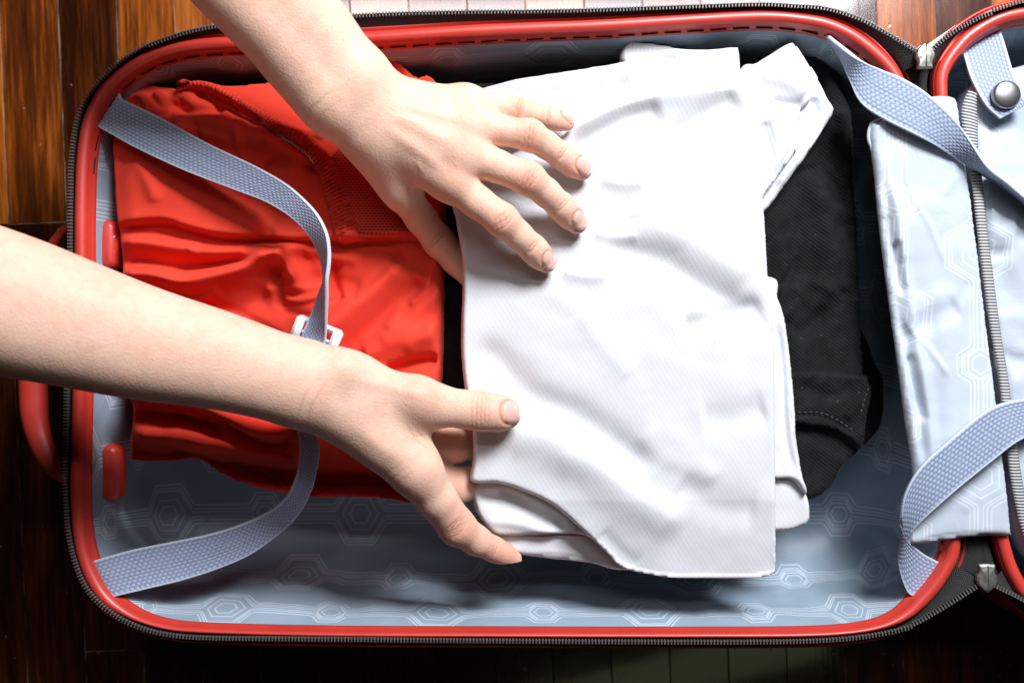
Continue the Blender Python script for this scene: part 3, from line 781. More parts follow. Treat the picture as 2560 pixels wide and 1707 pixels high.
def snap():
    q = P(2515, 238, z1+.0125); V = []; F = []; n = 40
    prof = [(0.0080, -0.002), (0.0080, 0.0006), (0.0076, 0.0013), (0.0068, 0.0017), (0.0055, 0.0022), (0.0035, 0.0026), (0.0015, 0.0028)]
    for r, z in prof:
        for i in range(n):
            a = 2*math.pi*i/n; V.append((q.x+r*math.cos(a), q.y+r*math.sin(a), q.z+z+0.0006))
    for j in range(len(prof)-1):
        for i in range(n): F.append((j*n+i, j*n+(i+1) % n, (j+1)*n+(i+1) % n, (j+1)*n+i))
    F.append(tuple((len(prof)-1)*n+i for i in range(n)))
    mesh('snap_button', V, F, MAT_SNAP, tabS)
snap()
def buckle():
    """white plastic slide buckle: rounded frame with a centre bar, strap threaded through"""
    c = P(793, 836, z1+.003); ang = math.radians(-22)
    ex = Vector((math.cos(ang), math.sin(ang), 0)); ey = Vector((-math.sin(ang), math.cos(ang), 0))
    def bar(x0, x1, y0, y1, z0, z1_, name):
        bm = bmesh.new(); bmesh.ops.create_cube(bm, size=1)
        for v in bm.verts: v.co = Vector(((x0+x1)/2+v.co.x*(x1-x0), (y0+y1)/2+v.co.y*(y1-y0), (z0+z1_)/2+v.co.z*(z1_-z0)))
        bmesh.ops.bevel(bm, geom=list(bm.edges), offset=0.0011, segments=3, affect='EDGES')
        for v in bm.verts: v.co = c + ex*v.co.x + ey*v.co.y + Vector((0, 0, v.co.z))
        return bm
    tot = bmesh.new()
    for k, a in enumerate([(-.0140, .0140, -.0105, -.0050, -.004, .0040), (-.0135, .0135, .0040, .0075, -.004, .0022), (-.0140, -.0092, -.0100, .0070, -.0040, .0052), (.0088, .0140, -.0100, .0070, -.0040, .0052), (-.011, .011, -.003, -.0005, -.003, .000)]):
        bm = bar(*a, 'x'); me = bpy.data.meshes.new('t'); bm.to_mesh(me); bm.free(); tot.from_mesh(me); bpy.data.meshes.remove(me)
    me = bpy.data.meshes.new('buckle'); tot.to_mesh(me); tot.free()
    link('buckle', me, MAT_PLASTIC, strapA)
buckle()

# ------------------------------------------------------------------ divider flap and lid panel
cloth('divider_flap', [(2178, 312), (2200, 300), (2260, 262), (2322, 240), (2384, 238), (2400, 262), (2412, 350), (2426, 446), (2446, 591), (2476, 840), (2496, 997), (2526, 1250), (2534, 1328), (2532, 1342), (2470, 1342), (2400, 1348), (2300, 1362), (2274, 1350), (2284, 1270), (2288, 1182), (2269, 1052), (2246, 878), (2227, 744), (2207, 591), (2190, 420)],
      RIM+0.0095, MAT_FLAP, suit, drop=0.004, redge=16, res=7, amp=1.6, nscale=0.005, bottom=RIM+0.0045, seed=5, rag=0.4,
      folds=[('r', [(2205, 420), (2240, 700), (2290, 1000), (2310, 1200)], -3.5, 14, 14), ('r', [(2222, 430), (2262, 700), (2312, 1000), (2330, 1220)], 3.0, 14, 40), ('r', [(2240, 600), (2250, 680), (2262, 740)], -3.5, 8, 10), ('r', [(2275, 880), (2290, 960), (2312, 1060)], -3.5, 8, 9),
             ('r', [(2350, 700), (2365, 900), (2385, 1200)], 2.0, 50, 30), ('r', [(2420, 520), (2455, 800), (2480, 1000)], -1.2, 18, 26), ('r', [(2300, 1352), (2400, 1338), (2530, 1333)], -1.2, 5, 5), ('r', [(2250, 850), (2400, 760)], -2, 30, 30)] + wrinkles(12, (2200, 330, 2290, 1050), 1.45, .12, 230, 1.0, 8, 7) + wrinkles(8, (2300, 330, 2440, 1250), 1.4, .5, 120, 0.8, 12, 8))
# piped edge of the flap
pe = catmull([tuple(P(x, y, RIM+z)) for x, y, z in ((2205, 300, .006), (2180, 312, .006), (2172, 345, .005), (2186, 400, .005), (2206, 591, .005), (2226, 744, .005), (2245, 878, .005), (2268, 1052, .005), (2287, 1182, .005), (2284, 1270, .005), (2274, 1346, .005))], 10)
MAT_PIPE = fabric('pale_piping', (0.62, 0.70, 0.80), 0.6, 400, 0.4, 0.1, 0.1, 'rib')
tube('flap_piping', pe, [0.0012]*len(pe), MAT_PIPE, suit, 10)
# lid panel
cloth('divider_panel', [(2432, 236), (2470, 190), (2560, 160), (2700, 130), (3000, 110), (3600, 100), (4200, 110), (4380, 200), (4430, 850), (4480, 1350), (4380, 1480), (3900, 1520), (3200, 1510), (2800, 1490), (2660, 1450), (2580, 1390), (2545, 1250), (2525, 1130), (2512, 1000), (2498, 900), (2470, 720), (2446, 520), (2432, 400)],
      RIM+0.003, MAT_FLAP, suit, drop=0.006, redge=30, res=14, amp=3.2, nscale=0.006, bottom=RIM-0.022, seed=9, rag=0, fine=0.8,
      folds=[('r', [(2450, 560), (2500, 570), (2540, 575)], 2.5, 40, 40), ('r', [(2462, 640), (2490, 636), (2520, 640)], -3, 12, 12), ('r', [(2500, 880), (2540, 900), (2590, 905)], -2.5, 14, 14), ('r', [(2455, 500), (2490, 505)], -2, 8, 8)])
# divider zipper: grey ribbed coil tape
zp = [(2424, 300, 2404, 262), ]
def strip(name, L, R, z0, mt, lift=0.0012, thick=0.0006):
    A = catmull([tuple(P(x, y, z)) for x, y, z in L], 10); B = catmull([tuple(P(x, y, z)) for x, y, z in R], 10)
    n = len(A); V = []; UV = []; s = np.r_[0, np.cumsum(np.linalg.norm(np.diff((A+B)/2, axis=0), axis=1))]
    for i in range(n):
        for f in (0, .25, .5, .75, 1):
            q = A[i]*(1-f)+B[i]*f; q[2] += lift*math.sin(math.pi*f); V.append(q); UV.append((s[i], f*.01))
    F = [(i*5+j, i*5+j+1, (i+1)*5+j+1, (i+1)*5+j) for i in range(n-1) for j in range(4)]
    o = mesh(name, V, F, mt, suit, True, UV); md = o.modifiers.new('thickness', 'SOLIDIFY'); md.thickness = thick; return o
ZL = [(2420, 228), (2406, 262), (2404, 300), (2414, 380), (2427, 440), (2438, 540), (2450, 640), (2463, 740), (2480, 850), (2495, 930), (2504, 1007), (2514, 1090), (2524, 1180), (2540, 1270), (2562, 1350), (2600, 1420)]
ZR = [(2440, 236), (2440, 270), (2442, 310), (2443, 380), (2452, 440), (2462, 540), (2474, 640), (2487, 740), (2502, 850), (2516, 930), (2526, 1007), (2538, 1090), (2550, 1180), (2568, 1270), (2590, 1340), (2630, 1405)]
strip('divider_zipper', [(x, y, RIM+.009) for x, y in ZL], [(x, y, RIM+.008) for x, y in ZR], 0, MAT_GREYTAPE)

# ------------------------------------------------------------------ black trousers under everything
tr = empty('folded_trousers', P(1700, 700, 0.02))
tag(tr, 'folded black denim trousers lying in the case under the white shirt', 'trousers')
ZJ = 0.088
cloth('trouser_leg', [(1112, 560), (1110, 700), (1106, 960), (1150, 1010), (1400, 1150), (1700, 1230), (1940, 1262), (2029, 1258), (2088, 1222), (2120, 1165), (2158, 1126), (2180, 1000), (2170, 930), (2165, 800), (2158, 626), (2146, 437), (2138, 275), (2098, 195), (2060, 142), (2015, 132), (1900, 160), (1600, 180), (1300, 195), (1100, 200), (1050, 240), (1060, 400)],
      ZJ, MAT_BLACK, tr, drop=0.012, redge=26, res=10, amp=3.0, nscale=0.004, bottom=0.016, seed=21, fine=1.0,
      folds=[('r', [(2010, 420), (2060, 520), (2080, 660), (2060, 800)], 4, 30, 30), ('r', [(2120, 300), (2130, 500), (2140, 800)], 2.5, 10, 22), ('r', [(1990, 850), (2060, 780), (2120, 720)], -3, 20, 20)] + wrinkles(40, (1930, 180, 2160, 1150), 1.1, .7, 90, 2.4, 10, 6))
cloth('trouser_leg', [(1990, 900), (2120, 760), (2172, 830), (2206, 912), (2222, 950), (2222, 1036), (2202, 1090), (2136, 1144), (2060, 1160), (1990, 1120)], ZJ-0.012, MAT_BLACK, tr, drop=0.016, redge=30, res=8, amp=1.5, bottom=0.016, seed=23)
cuff = cloth('cuff', [(1950, 930), (1990, 928), (2080, 932), (2168, 939), (2176, 952), (2184, 985), (2172, 1040), (2158, 1122), (2120, 1096), (2070, 1072), (1995, 1062), (1950, 1060)], ZJ+0.005, MAT_BLACK, tr, drop=0.005, redge=9, res=6, amp=1.6, nscale=0.01, bottom=ZJ-0.006, seed=25,
      folds=[('r', [(1985, 1036), (2060, 1040), (2140, 1085)], -1.6, 5, 5), ('r', [(2176, 950), (2150, 1000), (2110, 1050)], 2.5, 12, 12), ('r', [(2000, 960), (2080, 990), (2140, 960)], -1.5, 14, 14)])
def threads(name, path, z, pitch, length, wid, mt, parent, jit=0.0):
    """a row of short sewing threads, one joined part"""
    r = resample(catmull([tuple(P(x, y, z)) for x, y in path] if len(path[0]) == 2 else [tuple(P(*q)) for q in path], 10), pitch); V = []; F = []
    for i in range(1, len(r)-1):
        t = r[i+1]-r[i-1]; t /= np.linalg.norm(t)
        if jit: a = random.uniform(-jit, jit); t = np.array((t[0]*math.cos(a)-t[1]*math.sin(a), t[0]*math.sin(a)+t[1]*math.cos(a), t[2]))
        s = np.array((-t[1], t[0], 0)); o = len(V)
        for k, hgt, ww in ((-.5, 0, .3), (-.25, .0004, 1), (.25, .0004, 1), (.5, 0, .3)):
            for sd in (-1, 1): V.append(r[i]+t*k*length+s*sd*wid*ww*.5+np.array((0, 0, hgt)))
        F += [(o+2*k, o+2*k+1, o+2*k+3, o+2*k+2)[::-1] for k in range(3)]
    ob = mesh(name, V, F, mt, parent); tag(ob, kind='stuff'); return ob
MAT_GTHREAD, _, _ = mat('grey_thread', (0.10, 0.10, 0.105), 0.8)
MAT_GTHREAD.node_tree.nodes['Principled BSDF'].inputs['Base Color'].default_value = (.045, .045, .05, 1)
threads('hem_stitching', [(1985, 1030), (2060, 1033), (2140, 1078)], ZJ+.0058, .0030, .0022, .0007, MAT_GTHREAD, cuff)
threads('hem_stitching', [(2174, 960), (2160, 1000), (2150, 1040)], ZJ+.0064, .0030, .0022, .0007, MAT_GTHREAD, cuff)

# ------------------------------------------------------------------ red garment
rg = empty('red_shorts', P(680, 700, 0.02))
tag(rg, 'crumpled red sports shorts with mesh lining and overlocked seam, folded in the suitcase', 'shorts')
ZR_ = 0.100
RED_OUT = [(336, 201), (380, 206), (441, 212), (500, 196), (570, 205), (700, 190), (850, 160), (950, 150), (979, 133), (1010, 160), (1041, 184), (1065, 177), (1088, 200), (1112, 300), (1112, 450), (1111, 560), (1108, 642), (1106, 780), (1101, 947), (1085, 1080), (1062, 1180), (1040, 1262), (950, 1256), (860, 1252), (756, 1250), (632, 1228), (540, 1191), (486, 1154), (420, 1158), (324, 1156), (308, 1140), (322, 1040), (318, 984), (306, 850), (296, 700), (294, 637), (286, 567), (277, 449), (273, 351), (294, 290), (312, 245)]
def red_tilt(q):
    y = np.clip((q[:, 1]-1000)/250, 0, 1); t = np.clip((600-q[:, 0])/600, 0, 1)
    up = np.clip((330-q[:, 1])/200, 0, 1)
    return -0.030*y*y - 0.010*up
red = cloth('shorts_cloth', RED_OUT, ZR_, MAT_RED, rg, gain=1.75, drop=0.012, redge=22, res=5.5, amp=1.3, nscale=0.006, bottom=0.018, seed=31, tilt=red_tilt, rag=0.8,
      folds=[('o', [(262, 580), (330, 568), (420, 562), (480, 580), (560, 598), (680, 605), (800, 607), (1080, 596)], 7.5, -1, 7, 170),
             ('r', [(286, 612), (360, 608), (460, 622), (560, 630), (680, 626), (790, 616)], 6.5, 20, 24),
             ('r', [(290, 655), (350, 652), (450, 668), (540, 660), (640, 646)], -2.5, 10, 10),
             ('r', [(290, 690), (390, 688), (470, 705), (540, 694), (620, 674), (680, 648), (716, 648), (742, 690), (750, 745)], 9.5, 20, 24),
             ('r', [(310, 745), (420, 752), (560, 770), (690, 735)], -3.5, 30, 30),
             ('r', [(690, 680), (700, 720), (704, 770)], -3.0, 12, 14),
             ('r', [(735, 880), (840, 800), (910, 740), (1010, 650)], 5.0, 26, 34), ('r', [(850, 900), (950, 800), (1060, 690)], -3.5, 24, 24), ('r', [(840, 650), (830, 700), (850, 760)], -3.5, 14, 16),
             ('r', [(960, 930), (1040, 905), (1100, 898)], -5.5, 14, 18), ('r', [(900, 890), (1000, 850), (1100, 830)], 3.5, 30, 30),
             ('r', [(300, 968), (420, 985), (520, 1010), (600, 1046), (680, 1076), (745, 1068), (800, 1030)], 11, 26, 30), ('r', [(320, 1080), (480, 1095), (640, 1130), (760, 1140)], 7, 24, 30), ('r', [(330, 1040), (460, 1050), (560, 1090)], -4, 16, 16),
             ('r', [(310, 268), (345, 240), (372, 262), (384, 300)], 4, 12, 12), ('r', [(400, 290), (430, 262), (480, 285), (560, 270)], -5, 18, 20), ('r', [(385, 225), (405, 250), (412, 290)], 3.5, 10, 14), ('r', [(420, 330), (470, 302), (530, 300), (600, 330), (700, 372), (790, 430)], 6.5, 20, 40),
             ('r', [(660, 420), (700, 408), (750, 415), (800, 428)], -3.5, 10, 12), ('r', [(470, 220), (560, 260), (660, 320)], -4, 20, 16),
             ('r', [(300, 420), (420, 470), (560, 520), (700, 560)], 2.5, 70, 60)]
      + wrinkles(12, (300, 590, 760, 780), 0.05, .25, 220, 2.0, 15, 1) + wrinkles(5, (800, 660, 1020, 900), -.85, .25, 190, 1.6, 14, 2) + wrinkles(10, (320, 230, 800, 420), .5, .5, 150, 1.5, 15, 3) + wrinkles(12, (330, 960, 900, 1150), .2, .3, 190, 2.0, 16, 4))
# overlocked seam band with its zigzag threads
def bvh_of(o):
    return BVHTree.FromPolygons([v.co for v in o.data.vertices], [tuple(p.vertices) for p in o.data.polygons])
def drape_strip(name, path, wpx, obj_bvh, zref, mt, parent, lift=0.002, n=120, m=9, puff=0.0012, ribs=None):
    c = resample(catmull(path, 12), n=n); t = np.gradient(c, axis=0); t /= np.linalg.norm(t, axis=1)[:, None]; s = np.stack([t[:, 1], -t[:, 0]], 1)
    V = []; UV = []
    for i in range(n):
        for j in range(m):
            f = j/(m-1); w_ = np.interp(i/(n-1), [k[0] for k in wpx], [k[1] for k in wpx]) if isinstance(wpx, list) else wpx
            q = c[i]+s[i]*w_*f; p = P(q[0], q[1], zref)
            hit = obj_bvh.ray_cast(Vector((p.x, p.y, 0.3)), Vector((0, 0, -1)))[0]
            z = (hit.z if hit else zref) + lift + puff*math.sin(math.pi*f)
            if ribs: z += ribs*math.sin(i*1.9+j*.6)*(0.4+.6*math.sin(math.pi*f)) + random.uniform(-1, 1)*ribs*.5
            V.append((p.x, p.y, z)); UV.append((p.x, p.y))
    F = [(i*m+j, i*m+j+1, (i+1)*m+j+1, (i+1)*m+j) for i in range(n-1) for j in range(m-1)]
    o = mesh(name, V, F, mt, parent, True, UV)
    md = o.modifiers.new('thickness', 'SOLIDIFY'); md.thickness = 0.0012; md.offset = -1 if True else 1
    return o
RB = bvh_of(red)
SEAM = [(441, 222), (476, 214), (520, 222), (575, 252), (640, 298), (700, 340), (756, 378), (785, 410), (812, 465), (832, 530), (846, 580), (853, 611)]
mp_ = drape_strip('mesh_panel', [(800, 430), (840, 470), (870, 540), (880, 604)], [(0, 90), (.5, 190), (1, 210)], RB, ZR_, MAT_MESH, rg, lift=0.0012, n=60, m=40, puff=0.0)
band = drape_strip('overlocked_seam', SEAM, [(0, 10), (.35, 22), (.6, 42), (1, 54)], RB, ZR_, MAT_RED, rg, lift=0.0012, n=220, m=12, puff=0.0030, ribs=0.0009)
def on_red(path, lift=0.0035):
    out = []
    for x, y in catmull(path, 8):
        p = P(x, y, ZR_); h = RB.ray_cast(Vector((p.x, p.y, .3)), Vector((0, 0, -1)))[0]
        out.append((x, y, (h.z if h else ZR_)+lift))
    return out
threads('seam_stitching', on_red(SEAM, .0022), ZR_, .0017, .0024, .0008, MAT_WTHREAD, rg, 0.7)
threads('seam_stitching', on_red([(836, 470), (850, 520), (864, 570), (872, 606)], .0048), ZR_, .0022, .0030, .0009, MAT_RED, rg, 1.2)
threads('seam_stitching', [(286, 585, ZR_-.002), (282, 605, ZR_-.003), (285, 635, ZR_-.003)], 0, .0017, .0022, .0008, MAT_WTHREAD, rg, 0.9)

# ------------------------------------------------------------------ white shirt, folded
ws = empty('folded_shirt', P(1550, 800, 0.05))
tag(ws, 'folded white pique cotton shirt held by both hands above the black trousers', 'shirt')
ZT = 0.120
cloth('sleeve', [(1553, 148), (1570, 103), (1600, 100), (1690, 115), (1760, 140), (1700, 190), (1600, 190)], .100, MAT_WHITE2, ws, drop=.004, redge=10, bottom=.090, seed=40, amp=1)
cloth('under_layer', [(1180, 1060), (1182, 1250), (1196, 1292), (1236, 1342), (1262, 1366), (1275, 1384), (1320, 1394), (1390, 1402), (1476, 1411), (1560, 1430), (1700, 1410), (1850, 1330), (1850, 900), (1500, 800), (1260, 900), (1236, 1000)], .1030, MAT_WHITE, ws, drop=.006, redge=14, bottom=.089, seed=41, amp=1.2,
      folds=[('r', [(1290, 1392), (1400, 1392), (1520, 1402)], -1.5, 6, 6)])
cloth('under_layer', [(1230, 1150), (1182, 1220), (1184, 1252), (1196, 1290), (1233, 1336), (1290, 1342), (1400, 1338), (1470, 1345), (1540, 1400), (1600, 1380), (1650, 1250), (1500, 1100), (1300, 1090)], .1095, MAT_WHITE, ws, drop=.006, redge=14, bottom=.1035, seed=42, amp=1.0, res=6,
      folds=[('r', [(1190, 1240), (1280, 1250), (1360, 1300), (1430, 1330)], -3.0, 14, 18), ('r', [(1210, 1300), (1300, 1310), (1400, 1335)], 2.0, 14, 14), ('r', [(1240, 1225), (1330, 1262), (1420, 1310)], -2, 10, 10)])
# right-hand lower layers
cloth('under_layer', [(1700, 700), (1928, 697), (1950, 745), (1968, 800), (1983, 916), (1992, 1010), (1997, 1100), (2010, 1180), (2020, 1234), (2029, 1263), (2027, 1303), (2002, 1321), (1945, 1331), (1800, 1320), (1700, 1100)], .1045, MAT_WHITE, ws, drop=.006, redge=12, bottom=.090, seed=43, amp=1.2)
cloth('under_layer', [(1700, 700), (1926, 690), (1948, 742), (1966, 800), (1976, 900), (1981, 1000), (1993, 1100), (2008, 1180), (2022, 1226), (2014, 1236), (1980, 1200), (1900, 1190), (1700, 1100)], .110, MAT_WHITE, ws, drop=.005, redge=9, bottom=.105, seed=44, amp=1.2, res=6,
      folds=[('r', [(1942, 800), (1958, 950), (1965, 1080), (1985, 1190)], -2.5, 8, 8)])
# sleeve bunched at the upper right
cloth('sleeve', [(1850, 180), (1900, 150), (1978, 103), (1993, 108), (2015, 140), (2049, 192), (2072, 244), (2091, 272), (2067, 315), (2025, 381), (1973, 452), (1921, 522), (1880, 540), (1800, 400)], .1045, MAT_WHITE2, ws, drop=.006, redge=9, bottom=.088, seed=45, amp=1.2, smooth_outline=True, res=6, uvrot=0.6,
      folds=[('r', [(2030, 240), (2040, 300), (2000, 370)], -3, 12, 14), ('r', [(2050, 280), (1990, 380), (1940, 470)], 2.0, 10, 10)])
cloth('sleeve', [(1850, 178), (1900, 150), (1976, 104), (1990, 112), (2004, 150), (2022, 200), (2034, 232), (2026, 255), (2008, 272), (1990, 300), (1900, 320), (1830, 300)], .1105, MAT_WHITE, ws, drop=.005, redge=10, bottom=.1040, seed=46, amp=1.2, res=6,
      folds=[('r', [(1900, 190), (1960, 200), (2020, 236)], 3, 20, 24), ('r', [(1930, 250), (1980, 262), (2010, 262)], -3, 12, 10)])
cloth('cuff', [(1860, 230), (1900, 226), (1950, 248), (2003, 272), (2004, 300), (2003, 360), (1985, 392), (1955, 430), (1921, 480), (1890, 520), (1850, 480)], .1145, MAT_WHITE2, ws, drop=.006, redge=10, bottom=.108, seed=47, amp=1.2, res=6, uvrot=-0.3,
      folds=[('r', [(2000, 290), (1992, 350), (1960, 410), (1925, 460)], -2, 9, 9), ('r', [(1910, 300), (1925, 380), (1920, 450)], -2.5, 14, 14)])
# back part above the fold
cloth('back_panel', [(1176, 214), (1200, 216), (1289, 193), (1411, 174), (1500, 160), (1572, 146), (1630, 128), (1685, 116), (1760, 118), (1840, 112), (1851, 116), (1856, 160), (1858, 230), (1840, 320), (1500, 420), (1300, 460), (1150, 470), (1140, 380), (1150, 270)], .1135, MAT_WHITE, ws, drop=.006, redge=13, bottom=.104, seed=48, amp=1.3, smooth_outline=True,
      folds=[('r', [(1240, 235), (1400, 238), (1600, 210)], -2.0, 20, 20), ('r', [(1640, 150), (1760, 165), (1850, 150)], -2, 18, 18)])
# main front panel
T1 = [(1134, 500), (1138, 544), (1147, 600), (1154, 653), (1155, 730), (1152, 810), (1152, 880), (1160, 965), (1172, 1020), (1181, 1080), (1181, 1150), (1178, 1206), (1245, 1211), (1302, 1228), (1378, 1263), (1447, 1320), (1516, 1384), (1548, 1418), (1580, 1432), (1616, 1440), (1678, 1450), (1760, 1452), (1850, 1453), (1910, 1449), (1938, 1440), (1946, 1420), (1945, 1263), (1942, 1000), (1939, 800), (1926, 697), (1916, 532), (1903, 390), (1898, 230), (1892, 208), (1876, 205), (1761, 217), (1680, 222), (1619, 233), (1525, 262), (1440, 305), (1390, 345), (1300, 370), (1200, 420)]
T1 = [p for p in T1]
def lift_left(q):
    return 0.004*np.exp(-((q[:, 0]-1150)/60)**2)*np.exp(-((q[:, 1]-1080)/140)**2) - 0.006*np.clip((q[:, 1]-1250)/200, 0, 1)
front = cloth('front_panel', T1, ZT, MAT_WHITE, ws, gain=0.9, drop=.0062, redge=13, res=6, amp=1.2, nscale=0.0035, bottom=ZT-.0058, seed=50, rag=0.12, tilt=lift_left, smooth_outline=True, fine=0.25,
      folds=[('r', [(1420, 330), (1520, 268), (1619, 240), (1761, 222), (1876, 212)], 3.5, 26, 34), ('r', [(1410, 400), (1470, 350), (1560, 300), (1660, 270)], -4.5, 26, 34), ('r', [(1620, 390), (1700, 330), (1780, 280), (1850, 235)], -3.5, 30, 40),
             ('r', [(1500, 620), (1640, 650), (1760, 720), (1900, 790)], -4.0, 34, 60), ('r', [(1700, 820), (1820, 790), (1910, 760)], -3.0, 24, 40), ('r', [(1560, 560), (1720, 600), (1880, 700)], 3.0, 40, 40),
             ('r', [(1170, 860), (1240, 900), (1320, 985), (1420, 1030), (1520, 1090), (1640, 1190)], -4.5, 40, 44), ('r', [(1240, 1080), (1340, 1090), (1460, 1150), (1580, 1240), (1720, 1330)], 5.0, 40, 60), ('r', [(1750, 1050), (1840, 1040), (1920, 1020)], -2.0, 40, 40),
             ('r', [(1190, 1214), (1245, 1219), (1302, 1236), (1374, 1272), (1442, 1328), (1510, 1391), (1548, 1424)], 2.0, 5, 6), ('r', [(1500, 1330), (1560, 1390), (1600, 1420)], -1.5, 20, 24),
             ('r', [(1690, 1210), (1780, 1260), (1900, 1280)], -2, 40, 40), ('r', [(1250, 560), (1400, 470), (1440, 430)], -1.5, 30, 30)]
      + [('r', [(x-14, y-10), (x+10, y+8), (x+22, y+18)], -1.6, 20, 20) for x, y in ((1366, 660), (1444, 564), (1458, 430), (1290, 1040))] + [('r', [(x+34, y+10), (x+90, y+22), (x+150, y+20)], 1.3, 10, 16) for x, y in ((1372, 668), (1450, 570), (1464, 436))]
      + wrinkles(10, (1250, 420, 1800, 1300), .6, .4, 220, 1.0, 26, 5))

# ------------------------------------------------------------------ the person: two forearms and hands
person = empty('person', P(60, 500, 0.0))
tag(person, 'bare forearms and hands of a person packing, holding the white shirt', 'person')

def smin(a, b, k):
    h = np.clip(0.5+0.5*(b-a)/k, 0, 1); return b*(1-h)+a*h - k*h*(1-h)
class Field:
    def __init__(s, lo, hi, h):
        s.lo = np.array(lo); s.h = h; s.n = np.ceil((np.array(hi)-s.lo)/h).astype(int)+1
        s.ax = [s.lo[i]+h*np.arange(s.n[i]) for i in range(3)]
    def empty(s): return np.full(s.n, 0.05, np.float32)
    def box(s, lo, hi):
        a = np.clip(np.floor((lo-s.lo)/s.h).astype(int), 0, s.n-1); b = np.clip(np.ceil((hi-s.lo)/s.h).astype(int)+1, 1, s.n)
        return tuple(slice(a[i], b[i]) for i in range(3))
    def cone(s, F, A, ra, B, rb, k, flat=1.0):
        """union a tapered capsule into F with smooth radius k"""
        m = max(ra, rb)+k+0.012
        sl = s.box(np.minimum(A, B)-m, np.maximum(A, B)+m)
        x = s.ax[0][sl[0]][:, None, None].astype(np.float32); y = s.ax[1][sl[1]][None, :, None].astype(np.float32); z = s.ax[2][sl[2]][None, None, :].astype(np.float32)
        d = B-A; L2 = float(d@d)+1e-12
        t = np.clip(((x-A[0])*d[0]+(y-A[1])*d[1]+(z-A[2])*d[2])/L2, 0, 1)
        dz = (z-(A[2]+t*d[2]))/flat
        r = np.sqrt((x-(A[0]+t*d[0]))**2+(y-(A[1]+t*d[1]))**2+dz**2) - (ra+(rb-ra)*t)
        F[sl] = smin(F[sl], r, k) if k > 0 else np.minimum(F[sl], r)

def surface_nets(F, lo, h):
    n = F.shape; ins = F < 0
    c = np.zeros((n[0]-1, n[1]-1, n[2]-1), np.int8)
    for dx in (0, 1):
        for dy in (0, 1):
            for dz in (0, 1): c += ins[dx:n[0]-1+dx, dy:n[1]-1+dy, dz:n[2]-1+dz]
    act = np.argwhere((c > 0) & (c < 8)); idx = np.full(c.shape, -1, np.int32); idx[tuple(act.T)] = np.arange(len(act))
    acc = np.zeros((len(act), 3)); cnt = np.zeros(len(act))
    cor = [(0,0,0),(1,0,0),(0,1,0),(1,1,0),(0,0,1),(1,0,1),(0,1,1),(1,1,1)]
    for a in range(8):
        for b_ in range(a+1, 8):
            d = np.abs(np.array(cor[a])-np.array(cor[b_]))
            if d.sum() != 1: continue
            fa = F[tuple((act+cor[a]).T)]; fb = F[tuple((act+cor[b_]).T)]
            m = (fa < 0) != (fb < 0); t = np.where(m, fa/(fa-fb+1e-20), 0)
            p = np.array(cor[a])+t[:, None]*(np.array(cor[b_])-np.array(cor[a]))
            acc[m] += p[m]; cnt[m] += 1
    V = (act+acc/cnt[:, None])*h+lo
    Q = []
    for ax in range(3):
        u, v = (ax+1) % 3, (ax+2) % 3
        sl0 = [slice(None)]*3; sl1 = [slice(None)]*3; sl0[ax] = slice(0, n[ax]-1); sl1[ax] = slice(1, n[ax])
        cr = ins[tuple(sl0)] != ins[tuple(sl1)]; e = np.argwhere(cr)
        e = e[(e[:, u] > 0) & (e[:, v] > 0) & (e[:, u] < n[u]-1) & (e[:, v] < n[v]-1)]
        s = ins[tuple(sl0)][tuple(e.T)]
        def at(du, dv):
            k = e.copy(); k[:, u] -= du; k[:, v] -= dv; return idx[tuple(k.T)]
        q = np.stack([at(1, 1), at(0, 1), at(0, 0), at(1, 0)], 1)
        q[~s] = q[~s][:, ::-1]; Q.append(q[(q >= 0).all(1)])
    return V, np.concatenate(Q)

